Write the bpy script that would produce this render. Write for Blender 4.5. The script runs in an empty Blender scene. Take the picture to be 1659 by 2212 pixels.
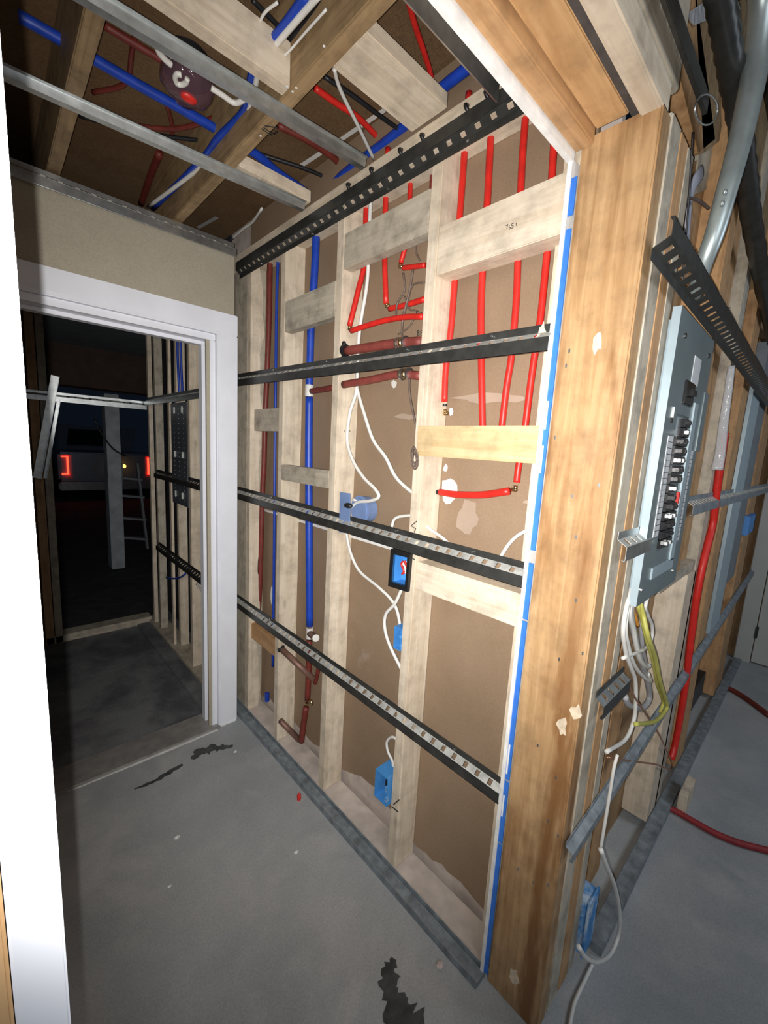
import bpy, bmesh, math, random
from mathutils import Vector, Matrix
random.seed(7)
S = 1.1                     # survey units -> metres, applied to everything at the end
CAMH = 1.4
F = 902.05; CX, CY = 829.5, 1106.0
ROT = ((0.72965013, -0.68159085, 0.05517789),      # world -> camera (x right, y down, z forward)
       (-0.06299959, -0.14735003, -0.987076),
       (0.68091243, 0.71674395, -0.15045391))
SC = bpy.context.scene
COL = SC.collection

# ------------------------------------------------------------------ camera
cam_d = bpy.data.cameras.new('camera'); cam = bpy.data.objects.new('camera', cam_d); COL.objects.link(cam)
cam_d.sensor_fit = 'HORIZONTAL'; cam_d.sensor_width = 36.0; cam_d.lens = F / 1659 * 36.0
cam_d.clip_start = 0.01; cam_d.clip_end = 200
R = Matrix(((ROT[0][0], -ROT[1][0], -ROT[2][0]), (ROT[0][1], -ROT[1][1], -ROT[2][1]), (ROT[0][2], -ROT[1][2], -ROT[2][2])))
cam.matrix_world = Matrix.Translation((0, 0, CAMH * S)) @ R.to_4x4()
SC.camera = cam
# ------------------------------------------------------------------ world (night), exposure
w = bpy.data.worlds.new('night'); SC.world = w; w.use_nodes = True
w.node_tree.nodes['Background'].inputs[0].default_value = (0.25, 0.4, 0.7, 1)
w.node_tree.nodes['Background'].inputs[1].default_value = 0.012
SC.view_settings.view_transform = 'Standard'; SC.view_settings.look = 'None'
SC.view_settings.gamma = 1; SC.view_settings.use_curve_mapping = False
SC.view_settings.exposure = 0.0
# ------------------------------------------------------------------ lights
def lamp(kind, name, loc, energy, col, **k):
    d = bpy.data.lights.new(name, kind); d.energy = energy; d.color = col
    for a, b in k.items(): setattr(d, a, b)
    o = bpy.data.objects.new(name, d); COL.objects.link(o); o.location = Vector(loc) * S
    return o
def aim(o, d): o.rotation_euler = Vector(d).to_track_quat('-Z', 'Y').to_euler()
FB = 0.0155                                       # the hand-held torch sits this far left of the lens
fl = lamp('SPOT', 'phone_torch', (-0.73 * FB, 0.68 * FB, CAMH), 150, (1.0, 0.965, 0.93), spot_size=math.radians(126), spot_blend=1.0, shadow_soft_size=0.0022)
aim(fl, (0.66, 0.75, -0.04))
fill_back = lamp('AREA', 'fill_behind_camera', (-0.35, -1.7, 2.05), 19, (0.86, 0.93, 1.0), shape='RECTANGLE', size=1.2, size_y=0.9)  # unseen soft fill, added behind the camera to raise the ambient light
aim(fill_back, (0.35, 1.0, -0.38))
fill_side = lamp('AREA', 'fill_side_room', (2.3, -1.5, 2.1), 15, (0.75, 0.86, 1.0), shape='RECTANGLE', size=0.8, size_y=0.8)  # added fill with no visible source, brightens the side room floor
aim(fill_side, (0.0, 0.8, -1.0))

# ------------------------------------------------------------------ helpers
def ray(x, y):
    c = ((x - CX) / F, (y - CY) / F, 1.0)
    return Vector([sum(ROT[i][j] * c[i] for i in range(3)) for j in range(3)])
def at(x, y, ax, v):
    """the real-world point seen at a survey pixel, on the plane axis=value"""
    d = ray(x, y); k = ((v - CAMH) if ax == 2 else v) / d[ax]
    p = d * k; p.z += CAMH; return p
def depth(p):
    return ROT[2][0] * p[0] + ROT[2][1] * p[1] + ROT[2][2] * (p[2] - CAMH)
roots = {}
def link(o, parent=None):
    COL.objects.link(o)
    if parent is not None: o.parent = parent
def thing(name, label, cat, loc, group=None):
    o = bpy.data.objects.new(name, None); link(o); o.location = Vector(loc); o.empty_display_size = 0.05
    o['label'] = label; o['category'] = cat
    if group: o['group'] = group
    return o
def root_of(o):
    while o.parent is not None: o = o.parent
    return o
def mk(name, bm, mat, parent=None, smooth=False, label=None, cat=None, group=None, kind=None):
    if smooth:
        for f in bm.faces: f.smooth = True
    bmesh.ops.recalc_face_normals(bm, faces=bm.faces)
    me = bpy.data.meshes.new(name)
    if parent is None:
        xs = [v.co for v in bm.verts]
        c = Vector(((min(v.x for v in xs) + max(v.x for v in xs)) / 2, (min(v.y for v in xs) + max(v.y for v in xs)) / 2, min(v.z for v in xs)))
    else: c = root_of(parent).location.copy()
    for v in bm.verts: v.co -= c
    bm.to_mesh(me); bm.free()
    me.materials.append(mat)
    o = bpy.data.objects.new(name, me); link(o, parent)
    if parent is None: o.location = c
    if label: o['label'] = label
    if cat: o['category'] = cat
    if group: o['group'] = group
    if kind: o['kind'] = kind
    return o
def box(x0, x1, y0, y1, z0, z1, bev=0.0, bm=None):
    bm = bm or bmesh.new()
    r = bmesh.ops.create_cube(bm, size=1.0)
    for v in r['verts']:
        v.co = Vector((x0 + (v.co.x + .5) * (x1 - x0), y0 + (v.co.y + .5) * (y1 - y0), z0 + (v.co.z + .5) * (z1 - z0)))
    if bev: bmesh.ops.bevel(bm, geom=list({e for v in r['verts'] for e in v.link_edges}), offset=bev, segments=2, affect='EDGES')
    return bm
def obox(p0, p1, u, a0, a1, b0, b1, bev=0.0, bm=None):
    """bar from p0 to p1; section spans a0..a1 along u and b0..b1 along w = d x u"""
    bm = bm or bmesh.new()
    p0 = Vector(p0); p1 = Vector(p1); d = (p1 - p0).normalized(); u = Vector(u); u = (u - d * u.dot(d)).normalized(); w_ = d.cross(u)
    vs = [[bm.verts.new(p + u * a + w_ * b) for a, b in ((a0, b0), (a1, b0), (a1, b1), (a0, b1))] for p in (p0, p1)]
    bm.faces.new(vs[0]); bm.faces.new(vs[1][::-1]); es = []
    for i in range(4): bm.faces.new((vs[0][i], vs[1][i], vs[1][(i + 1) % 4], vs[0][(i + 1) % 4]))
    if bev: bmesh.ops.bevel(bm, geom=list({e for v in vs[0] + vs[1] for e in v.link_edges}), offset=bev, segments=2, affect='EDGES')
    return bm
def prism(pts, n, t, bm=None):
    """polygon pts extruded by t along n"""
    bm = bm or bmesh.new(); n = Vector(n).normalized() * t
    a = [bm.verts.new(Vector(p)) for p in pts]; b = [bm.verts.new(Vector(p) + n) for p in pts]
    bm.faces.new(a); bm.faces.new(b[::-1])
    for i in range(len(a)): j = (i + 1) % len(a); bm.faces.new((a[i], b[i], b[j], a[j]))
    return bm
def smooth_path(pts, n=6):
    pts = [Vector(p) for p in pts]
    if len(pts) < 3: return pts
    out = []; q = [pts[0] * 2 - pts[1]] + pts + [pts[-1] * 2 - pts[-2]]
    for i in range(1, len(q) - 2):
        a, b, c, d = q[i - 1:i + 3]
        for k in range(n):
            t = k / n
            out.append(0.5 * ((2 * b) + (c - a) * t + (2 * a - 5 * b + 4 * c - d) * t * t + (3 * b - a - 3 * c + d) * t ** 3))
    out.append(pts[-1]); return out
def tube(pts, r, seg=10, flat=1.0, flatdir=(1, 0, 0), bm=None, smooth=True, ridges=0.0):
    bm = bm or bmesh.new(); P = smooth_path(pts) if smooth else [Vector(p) for p in pts]
    rr = r if isinstance(r, (list, tuple)) else None
    rings = []; fd = Vector(flatdir); prev = None
    for i, p in enumerate(P):
        t = (P[min(i + 1, len(P) - 1)] - P[max(i - 1, 0)])
        if t.length < 1e-9: t = Vector((0, 0, 1))
        t.normalize()
        a = fd - t * fd.dot(t) if prev is None else prev - t * prev.dot(t)
        if a.length < 1e-4: a = t.orthogonal()
        a.normalize(); prev = a; b = t.cross(a)
        q = (rr[0] + (rr[1] - rr[0]) * i / max(1, len(P) - 1)) if rr else r
        if ridges: q *= 1 + ridges * (1 if i % 2 else -1)
        rings.append([bm.verts.new(p + a * math.cos(2 * math.pi * k / seg) * q * flat + b * math.sin(2 * math.pi * k / seg) * q) for k in range(seg)])
    for A, B in zip(rings, rings[1:]):
        for k in range(seg): bm.faces.new((A[k], A[(k + 1) % seg], B[(k + 1) % seg], B[k]))
    bm.faces.new(rings[0][::-1]); bm.faces.new(rings[-1])
    return bm
def pp(l, ax=0, v=0.95): return [at(q[0], q[1], ax, q[2] if len(q) > 2 else v) for q in l]
def rpx(p, wpx): return wpx * depth(p) / F / 2
def ball(c, r, bm=None, sc=(1, 1, 1), sub=2):
    bm = bm or bmesh.new(); q = bmesh.ops.create_icosphere(bm, subdivisions=sub, radius=r)
    for v in q['verts']: v.co = Vector((v.co.x * sc[0], v.co.y * sc[1], v.co.z * sc[2])) + Vector(c)
    return bm
def cyl(p0, p1, r, seg=16, bm=None): return tube([p0, p1], r, seg=seg, bm=bm, smooth=False)

# ------------------------------------------------------------------ materials
MATS = {}
def base(name):
    m = bpy.data.materials.new(name); m.use_nodes = True; nt = m.node_tree
    b = nt.nodes['Principled BSDF']; return m, nt, b
def coords(nt, sc, rnd=True):
    tc = nt.nodes.new('ShaderNodeTexCoord'); mp = nt.nodes.new('ShaderNodeMapping')
    mp.inputs['Scale'].default_value = sc; nt.links.new(tc.outputs['Object'], mp.inputs['Vector'])
    if rnd:
        oi = nt.nodes.new('ShaderNodeObjectInfo'); ml = nt.nodes.new('ShaderNodeMath'); ml.operation = 'MULTIPLY'; ml.inputs[1].default_value = 37.0
        nt.links.new(oi.outputs['Random'], ml.inputs[0]); nt.links.new(ml.outputs[0], mp.inputs['Location'])
    return mp
def noise(nt, vec, scale, detail=4, rough=0.55, dist=0.0):
    n = nt.nodes.new('ShaderNodeTexNoise'); n.inputs['Scale'].default_value = scale; n.inputs['Detail'].default_value = detail
    n.inputs['Roughness'].default_value = rough; n.inputs['Distortion'].default_value = dist
    nt.links.new(vec.outputs[0], n.inputs['Vector']); return n
def ramp(nt, src, stops):
    r = nt.nodes.new('ShaderNodeValToRGB'); el = r.color_ramp.elements
    while len(el) < len(stops): el.new(0.5)
    for e, (p, c) in zip(el, stops): e.position = p; e.color = (c if len(c) == 4 else (*c, 1))
    nt.links.new(src, r.inputs[0]); return r
def mix(nt, fac, a, b, mode='MIX'):
    m = nt.nodes.new('ShaderNodeMix'); m.data_type = 'RGBA'; m.blend_type = mode
    for s, v in ((m.inputs[0], fac), (m.inputs[6], a), (m.inputs[7], b)):
        if hasattr(v, 'links') or hasattr(v, 'is_linked'): nt.links.new(v, s)
        elif isinstance(v, tuple): s.default_value = (*v, 1) if len(v) == 3 else v
        else: s.default_value = v
    return m
def bump(nt, b, src, st, dist=0.01):
    bp = nt.nodes.new('ShaderNodeBump'); bp.inputs['Strength'].default_value = st; bp.inputs['Distance'].default_value = dist
    nt.links.new(src, bp.inputs['Height']); nt.links.new(bp.outputs[0], b.inputs['Normal'])
def wood(name, c1, c2, axis='Z', stain=None, stain_amt=0.5, dirt=0.35, rough=0.62):
    m, nt, b = base(name)
    sc = {'X': (1.2, 22, 22), 'Y': (22, 1.2, 22), 'Z': (22, 22, 1.2)}[axis]
    v = coords(nt, sc); n = noise(nt, v, 2.2, 6, 0.6, 0.8)
    col = ramp(nt, n.outputs[0], [(0.32, c1), (0.68, c2)]).outputs[0]
    sc2 = {'X': (1.5, 7, 7), 'Y': (7, 1.5, 7), 'Z': (7, 7, 1.5)}[axis]
    v2 = coords(nt, sc2)
    if stain:
        n2 = noise(nt, v2, 1.5, 3, 0.6, 0.4); f = ramp(nt, n2.outputs[0], [(0.5, (0, 0, 0)), (0.66, (stain_amt,) * 3)])
        col = mix(nt, f.outputs[0], col, stain).outputs[2]
    v3 = coords(nt, (1, 1, 1)); n3 = noise(nt, v3, 14, 5, 0.65); f3 = ramp(nt, n3.outputs[0], [(0.45, (1, 1, 1)), (0.75, (1 - dirt,) * 3)])
    col = mix(nt, 1.0, col, f3.outputs[0], 'MULTIPLY').outputs[2]
    vo = nt.nodes.new('ShaderNodeTexVoronoi'); vo.inputs['Scale'].default_value = 1.0
    vk = coords(nt, {'X': (4, 11, 11), 'Y': (11, 4, 11), 'Z': (11, 11, 4)}[axis]); nt.links.new(vk.outputs[0], vo.inputs['Vector'])
    fk = ramp(nt, vo.outputs['Distance'], [(0.05, (0.45,) * 3), (0.13, (0, 0, 0))])
    col = mix(nt, fk.outputs[0], col, tuple(x * 0.45 for x in c1)).outputs[2]
    nt.links.new(col, b.inputs['Base Color']); b.inputs['Roughness'].default_value = rough
    bump(nt, b, n.outputs[0], 0.25, 0.004)
    return m
def plain(name, c, rough=0.5, metal=0.0, var=0.12, nscale=12, bumpst=0.0, spec=None, aniso=None):
    m, nt, b = base(name); v = coords(nt, aniso or (1, 1, 1)); n = noise(nt, v, nscale, 4)
    r = ramp(nt, n.outputs[0], [(0.3, tuple(x * (1 - var) for x in c)), (0.7, tuple(min(1, x * (1 + var)) for x in c))])
    nt.links.new(r.outputs[0], b.inputs['Base Color']); b.inputs['Roughness'].default_value = rough; b.inputs['Metallic'].default_value = metal
    if spec is not None: b.inputs['Specular IOR Level'].default_value = spec
    if bumpst: bump(nt, b, n.outputs[0], bumpst, 0.003)
    return m
def spotted(name, c, c2, lo, hi, scale, rough=0.7, metal=0.0, fine=0.15, c3=None, lo3=.6, hi3=.7, sc3=3, rnd=True, detail=6, bumpst=0.1):
    m, nt, b = base(name); v = coords(nt, (1, 1, 1), rnd); n = noise(nt, v, scale, detail, 0.62, 0.3)
    f = ramp(nt, n.outputs[0], [(lo, (0, 0, 0)), (hi, (1, 1, 1))]); col = mix(nt, f.outputs[0], c, c2).outputs[2]
    if c3:
        n3 = noise(nt, v, sc3, 6, 0.6, 0.5); f3 = ramp(nt, n3.outputs[0], [(lo3, (0, 0, 0)), (hi3, (1, 1, 1))]); col = mix(nt, f3.outputs[0], col, c3).outputs[2]
    nf = noise(nt, v, 160, 2, 0.7); ff = ramp(nt, nf.outputs[0], [(0.3, (1 - fine,) * 3), (0.7, (1, 1, 1))])
    col = mix(nt, 1.0, col, ff.outputs[0], 'MULTIPLY').outputs[2]
    nt.links.new(col, b.inputs['Base Color']); b.inputs['Roughness'].default_value = rough; b.inputs['Metallic'].default_value = metal
    if bumpst: bump(nt, b, nf.outputs[0], bumpst, 0.002)
    return m
def emit(name, c, s):
    m, nt, b = base(name); b.inputs['Base Color'].default_value = (*c, 1); b.inputs['Emission Color'].default_value = (*c, 1); b.inputs['Emission Strength'].default_value = s; return m
PINE = {a: wood('pale_pine_' + a, (.60, .495, .365), (.75, .655, .52), a) for a in 'XYZ'}
GREY = {a: wood('weathered_grey_lumber_' + a, (.42, .37, .29), (.55, .49, .39), a, dirt=.5) for a in 'XYZ'}
TAN = {a: wood('old_tan_timber_' + a, (.52, .30, .13), (.66, .42, .21), a, stain=(.30, .135, .045), stain_amt=.8, dirt=.3) for a in 'XYZ'}
JOISTM = wood('aged_tan_joist', (.27, .175, .085), (.42, .29, .15), 'Y', dirt=.45)
POSTM = wood('stained_tan_post', (.36, .205, .09), (.52, .335, .17), 'Z', stain=(.20, .085, .022), stain_amt=.9, dirt=.35, rough=.5)
def add_streak(m):
    nt = m.node_tree; b = nt.nodes['Principled BSDF']; src = b.inputs['Base Color'].links[0].from_socket
    tc = nt.nodes.new('ShaderNodeTexCoord'); sp = nt.nodes.new('ShaderNodeSeparateXYZ'); nt.links.new(tc.outputs['Object'], sp.inputs[0])
    mp = nt.nodes.new('ShaderNodeMapping'); mp.inputs['Scale'].default_value = (9, 9, 1.6); nt.links.new(tc.outputs['Object'], mp.inputs['Vector'])
    n = noise(nt, mp, 1.6, 4, 0.6)
    a = nt.nodes.new('ShaderNodeMath'); a.operation = 'MULTIPLY_ADD'; a.inputs[1].default_value = .10; a.inputs[2].default_value = -.008
    nt.links.new(n.outputs[0], a.inputs[0])
    d = nt.nodes.new('ShaderNodeMath'); d.operation = 'ADD'; nt.links.new(sp.outputs['Y'], d.inputs[0]); nt.links.new(a.outputs[0], d.inputs[1])
    ab = nt.nodes.new('ShaderNodeMath'); ab.operation = 'ABSOLUTE'; nt.links.new(d.outputs[0], ab.inputs[0])
    f = ramp(nt, ab.outputs[0], [(.010, (.85,) * 3), (.026, (0, 0, 0))])
    zm = nt.nodes.new('ShaderNodeMath'); zm.operation = 'MULTIPLY'; zm.inputs[1].default_value = .45; nt.links.new(sp.outputs['Z'], zm.inputs[0])
    fz = ramp(nt, zm.outputs[0], [(.0, (1, 1, 1)), (.50, (.8,) * 3), (.74, (.05,) * 3)])
    ml = nt.nodes.new('ShaderNodeMath'); ml.operation = 'MULTIPLY'; nt.links.new(f.outputs[0], ml.inputs[0]); nt.links.new(fz.outputs[0], ml.inputs[1])
    c = mix(nt, ml.outputs[0], src, (.19, .075, .018)); nt.links.new(c.outputs[2], b.inputs['Base Color'])
add_streak(POSTM)
ORANGE = {a: wood('old_orange_lumber_' + a, (.42, .23, .10), (.58, .35, .17), a, dirt=.4) for a in 'XYZ'}
GOLD = wood('yellow_pine_Y', (.50, .36, .18), (.64, .49, .28), 'Y')
DKW = {a: wood('dark_joist_' + a, (.22, .145, .075), (.36, .25, .13), a, dirt=.5) for a in 'XYZ'}
PAPER = spotted('brown_drywall_paper', (.27, .185, .115), (.32, .225, .145), .35, .7, 3.5, rough=.8, c3=(.36, .27, .20), lo3=.66, hi3=.72, sc3=2.6)
DECK = spotted('brown_subfloor_boards', (.17, .095, .04), (.22, .13, .06), .35, .7, 6, rough=.85, fine=.4)
PLASTER = spotted('beige_painted_drywall', (.44, .40, .31), (.40, .36, .28), .3, .7, 8, rough=.8)
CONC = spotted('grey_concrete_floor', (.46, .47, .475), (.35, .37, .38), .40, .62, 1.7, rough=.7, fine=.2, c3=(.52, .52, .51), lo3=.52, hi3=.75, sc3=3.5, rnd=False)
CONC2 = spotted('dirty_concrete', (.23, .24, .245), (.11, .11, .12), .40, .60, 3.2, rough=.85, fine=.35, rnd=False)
TRACKM = plain('dusty_steel_track', (.24, .275, .30), .55, .2, .35, 25)
GALV = plain('galvanised_steel', (.60, .63, .63), .40, 1.0, .18, 30, aniso=(1, 1, 1))
LITZINC = spotted('zinc_painted_glint', (.55, .56, .53), (.40, .41, .39), .45, .6, 30, rough=.55, metal=.35)  # lighter tone stands in for torch light caught by the rail webs
BLKST = plain('black_steel_and_dark_reflection', (.045, .045, .042), .38, .3, .3, 25)  # rail faces: dark reflections in bare galvanised metal painted as black colour
COND = plain('zinc_conduit', (.46, .53, .53), .38, .6, .15, 20)
WHITE = plain('white_gloss_paint', (.80, .82, .88), .35, 0, .05, 6)
WHITE2 = plain('white_drywall_bead', (.78, .78, .76), .7, 0, .12, 30, .2)
BTAPE = plain('blue_masking_tape', (.035, .17, .62), .55, 0, .12, 40)
RED = plain('red_pipe', (.62, .022, .015), .42, 0, .15, 30)
DRED = plain('maroon_pipe', (.16, .026, .018), .5, 0, .2, 30)
BLUE = plain('blue_pipe', (.012, .055, .42), .42, 0, .15, 30)
HOSE = plain('dull_red_rubber', (.30, .025, .03), .6, 0, .2, 30)
MAR = plain('dusty_maroon_pipe', (.21, .045, .035), .55, 0, .2, 30)
BROWNP = plain('brown_copper_pipe', (.22, .12, .09), .5, .3, .25, 30)
BRASS = plain('brass', (.62, .46, .24), .3, 1.0, .2, 40)
COPPER = plain('copper_wire', (.60, .30, .19), .35, .8, .2, 60)
CABLE = plain('white_cable', (.72, .71, .67), .45, 0, .06, 20)
GCABLE = plain('grey_cable', (.36, .36, .37), .5, 0, .1, 20)
YCABLE = plain('yellow_cable', (.50, .48, .11), .5, 0, .12, 30)
BCABLE = plain('black_cable', (.012, .012, .014), .45, 0, .2, 20)
BRWIRE = plain('brown_thin_wire', (.14, .10, .08), .5, 0, .2, 30)
OCABLE = plain('orange_cable', (.70, .30, .05), .5)
BOXB = spotted('blue_plastic_box', (.055, .26, .68), (.075, .32, .74), .4, .6, 8, rough=.45, bumpst=0)
BOXP = spotted('blue_plastic_box_with_plaster', (.06, .28, .66), (.55, .68, .82), .48, .60, 9, rough=.6, bumpst=0)
BOXG = plain('slate_blue_plastic', (.17, .25, .45), .45, 0, .1, 20)
BLACKP = plain('black_plastic', (.012, .012, .013), .4, 0, .2, 20)
DARKGAP = plain('gap_shade_fibre', (.07, .06, .055), .9, 0, .3, 40)  # dark colour paints in the shade of the recessed header gap
PANEL = plain('grey_enamel_panel', (.20, .255, .27), .34, .25, .1, 7)
PANEL2 = plain('light_grey_enamel_panel', (.40, .50, .55), .38, .2, .08, 7)
BREAK = plain('black_breaker', (.015, .015, .017), .25, 0, .2, 30)
LABELM = plain('paper_label', (.62, .64, .66), .6, 0, .05, 20)
INK = plain('black_ink', (.02, .02, .022), .6)
DOORM = plain('grey_white_door_paint', (.50, .50, .47), .45, 0, .05, 6)
TAR = spotted('black_adhesive_stain', (.035, .04, .04), (.08, .085, .085), .4, .6, 20, rough=.6)
SHEATH = spotted('orange_brown_sheathing', (.40, .25, .125), (.30, .175, .08), .4, .65, 6, rough=.75, c3=(.50, .42, .34), lo3=.64, hi3=.67, sc3=9)
PEG = plain('grey_perforated_steel', (.11, .12, .14), .5, .4, .15, 20)
PEG2 = plain('bright_hole_rim', (.26, .27, .29), .4, .3)
DKBEAM = plain('dark_brown_beam', (.05, .03, .02), .8, 0, .3, 10)
GREYW = plain('grey_painted_board', (.20, .225, .245), .6, 0, .12, 10)
TRUCKM = plain('dark_grey_car_paint', (.22, .26, .34), .3, .3, .1, 5)
GLASSD = plain('dark_car_glass', (.01, .012, .016), .08, 0, .1, 5)
RUBBER = plain('tyre_rubber', (.012, .012, .012), .8)
TAIL = emit('red_tail_lamp', (1.0, .035, .015), 5.0)
AMBER = emit('amber_lamp', (1.0, .42, .06), 5.0)
PLATEW = plain('dusty_bottom_plate', (.56, .49, .44), .75, 0, .2, 14, .1)
def glassy(name, c, alpha, rough=.15):
    m, nt, b = base(name); b.inputs['Base Color'].default_value = (*c, 1); b.inputs['Roughness'].default_value = rough; b.inputs['Alpha'].default_value = alpha
    v = coords(nt, (1, 1, 1)); n = noise(nt, v, 25, 3); bump(nt, b, n.outputs[0], .8, .01); return m
PLASTIC = glassy('crumpled_clear_plastic', (.16, .08, .11), .45, .08)
PLASTICW = glassy('clear_plastic_sleeve', (.70, .72, .75), .6)

# ------------------------------------------------------------------ key planes
XS = 0.889; XB = 0.978          # stud faces, paper back of drywall
YD = 1.89                       # door wall
YP = 0.29; YPB = 0.378          # panel wall studs front / sheathing
ZJ = 2.24                       # underside of joists

# ------------------------------------------------------------------ structure
mk('floor', box(-2.6, 6.0, -2.6, YD + .06, -.12, 0), CONC, kind='structure')
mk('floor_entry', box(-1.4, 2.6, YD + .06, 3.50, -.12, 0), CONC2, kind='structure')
mk('ground', box(-14, 22, 3.50, 34, -.14, -.02), plain('night_gravel_ground', (.035, .037, .04), .9, 0, .4, 9, .3), kind='structure')
mk('ceiling', box(-1.4, 1.3, .46, 3.44, 2.45, 2.48), DECK, kind='structure')
# paper-backed drywall of the stud wall, in two sheets, ragged at the bottom
def ragged(pts_low, ztop, x, t):
    P = [(x, y, z) for y, z in pts_low] + [(x, pts_low[-1][0], ztop), (x, pts_low[0][0], ztop)]
    return prism(P, (1, 0, 0), t)
seam = at(853, 1186, 0, XB).z
low = [(2.06, .06)]
yy = 2.0
rr = random.Random(3)
while yy > .46:
    edge = at(0, 0, 0, 1)
    t = (yy - .45) / 1.55
    low.append((yy, .075 + .05 * math.exp(-((yy - 1.02) / .13) ** 2) + rr.uniform(-.014, .022))); yy -= rr.uniform(.02, .05)
low.append((.44, .07))
wr = mk('wall_right', ragged(low, seam - .004, XB, .012), PAPER, kind='structure')
mk('upper_sheet', ragged([(2.06, seam + .004), (.44, seam + .004)], 2.44, XB, .012), PAPER, wr)
mk('sheet_edge', box(XB - .006, XB + .002, .46, 2.04, seam - .005, seam + .005), WHITE2, wr, label='white taped joint between the two sheets')
mk('wall_right_backing', box(XB + .014, XB + .03, .40, 2.30, 0, 2.45), PLATEW, kind='structure')
# door wall
dw = mk('wall_back', box(.05, .70, YD, YD + .012, 1.85, 2.20), PLASTER, kind='structure')
mk('drywall_side', box(.70, .825, YD, YD + .012, .0, 2.20), PLASTER, dw)
mk('wall_back_left', box(-1.0, .05, YD, YD + .10, 0, 2.44), PLASTER, kind='structure')
fr = mk('wall_back_framing', box(.76, .80, YD + .013, YD + .12, 0, 1.879), GREY['Z'], kind='structure')
mk('header', box(.05, .82, YD + .013, YD + .12, 1.88, 2.235), GREY['X'], fr)
# plaster ridge marks above the door
for (a, b_, c_, d_) in ((225, 470, 400, 520), (200, 520, 300, 545)):
    pass
# left part of the cased opening, hall left wall
mk('wall_left', box(-.34, -.30, .44, YD, 0, 2.44), PLASTER, kind='structure')
mk('wall_front', box(-1.6, -.052, .345, .42, 0, 1.98), PAPER, kind='structure')

# door casing: door_1
d1 = thing('door_1', 'white', 'door', (.45, YD, 0)); del d1['label']; del d1['category']; d1['kind'] = 'structure'
def casing(parent):
    for nm, (x0, x1, z0, z1) in dict(casing_leg=(.748, .832, 0, 1.8475), casing_head=(.0, .832, 1.848, 1.935)).items():
        mk(nm, box(x0, x1, YD - .018, YD, z0, z1, .003), WHITE, parent)
    mk('casing_bead', box(.738, .752, YD - .024, YD, 0, 1.8415, .003), WHITE, parent)
    mk('casing_bead', box(.0, .752, YD - .024, YD, 1.842, 1.858, .003), WHITE, parent)
    mk('jamb', box(.715, .7375, YD - .005, YD + .13, 0, 1.8145, .002), WHITE, parent)
    mk('jamb', box(.0, .7375, YD - .005, YD + .13, 1.815, 1.8415, .002), WHITE, parent)
    mk('door_stop', box(.700, .7148, YD + .05, YD + .09, 0, 1.7995, .002), WHITE, parent)
    mk('door_stop', box(.0, .7148, YD + .05, YD + .09, 1.80, 1.8148, .002), WHITE, parent)
    mk('strike_plate', box(.7135, .7150, YD + .005, YD + .025, .86, .93), BLKST, parent)
    mk('threshold', box(.0, .745, YD - .03, YD + .12, 0, .014, .003), plain('dusty_aluminium_sill', (.36, .35, .33), .5, .4, .2, 20), parent)
casing(d1)
mk('trim_1', box(.05, .825, YD - .022, YD - .006, 0, .006), WHITE2, kind='structure')

# ------------------------------------------------------------------ studs of the plumbing wall
def stud(y0, y1, z0, z1, mat, label, x0=XS, x1=XB, name='wall_stud', cat='stud', group=None, bev=.002):
    return mk(name, box(x0, x1, y0, y1, z0, z1, bev), mat, label=label, cat=cat, group=group)
sc_ = thing('wall_stud', 'grey weathered corner post beside the white door casing', 'stud', (XS + .04, 1.95, .035))
mk('grey_board', box(XS, XB, 1.90, 2.03, .035, 2.17, .002), GREY['Z'], sc_)
edge = []
for i in range(0, 24):
    z = .035 + i * (2.13 / 23); edge.append((XS + .055 + .010 * math.sin(i * 1.3) + .006 * math.sin(i * 2.9), 1.868, z))
mk('wavy_edged_board', prism([(XS + .0, 1.868, .035)] + edge + [(XS + .0, 1.868, 2.165)], (0, 1, 0), .03), PINE['Z'], sc_, label='pale board with a wavy edge')
A_ = stud(1.569, 1.604, .035, 2.17, PINE['Z'], 'pale pine stud left of the blue pipe, with two brown copper stubs through it')
B_ = thing('wall_stud', 'pale pine stud carrying the slate blue round box, between blue pipe and white cables', 'stud', (XS + .04, 1.21, .035))
mk('stud_body', box(XS, XB, 1.197, 1.234, .035, 2.17, .002), PINE['Z'], B_)
C_ = thing('wall_stud', 'pale pine stud with blue boxes on it, left of the four red pipes', 'stud', (XS + .04, .80, .035))
mk('stud_body', box(XS, XB, .790, .826, .035, 2.17, .002), PINE['Z'], C_)
D_ = stud(.452, .487, .035, 2.17, PINE['Z'], 'pale stud right beside the white bead and blue tape, behind the red pipes', x0=XS + .045)
# blocking
def block(y0, y1, z0, z1, mat, label, x0=XS, t=.036):
    return mk('blocking_board', box(x0, x0 + t, y0, y1, z0, z1, .002), mat, label=label, cat='board', group='blocking between the studs')
block(.452, .788, 1.858, 1.975, PINE['Y'], 'pale block with pencil marks across the top of the four red pipes', t=.06)
block(.828, 1.195, 1.975, 2.082, GREY['Y'], 'greyish pale block high between the two middle studs')
block(1.236, 1.567, 1.835, 1.950, GREY['Y'], 'greyish block across the blue pipe above the top wall rail')
block(1.236, 1.575, 1.245, 1.310, GREY['Y'], 'grey rough block across the blue pipe between the top and middle rails')
block(1.606, 1.868, 1.447, 1.545, GREY['Y'], 'short dark grey block beside the corner post, under the top rail', x0=XS + .02)
block(.450, .812, 1.385, 1.468, GOLD, 'yellow pine block in front of the lower ends of red pipes', x0=XS - .006)
lb = block(.452, .789, .995, 1.078, PINE['Y'], 'pale block right under the middle rail, beside the black framed blue box', x0=XS + .004, t=.07)
block(1.606, 1.87, .42, .50, ORANGE['Y'], 'brown block low in the corner below the bottom rail', x0=XS + .015)
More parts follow.
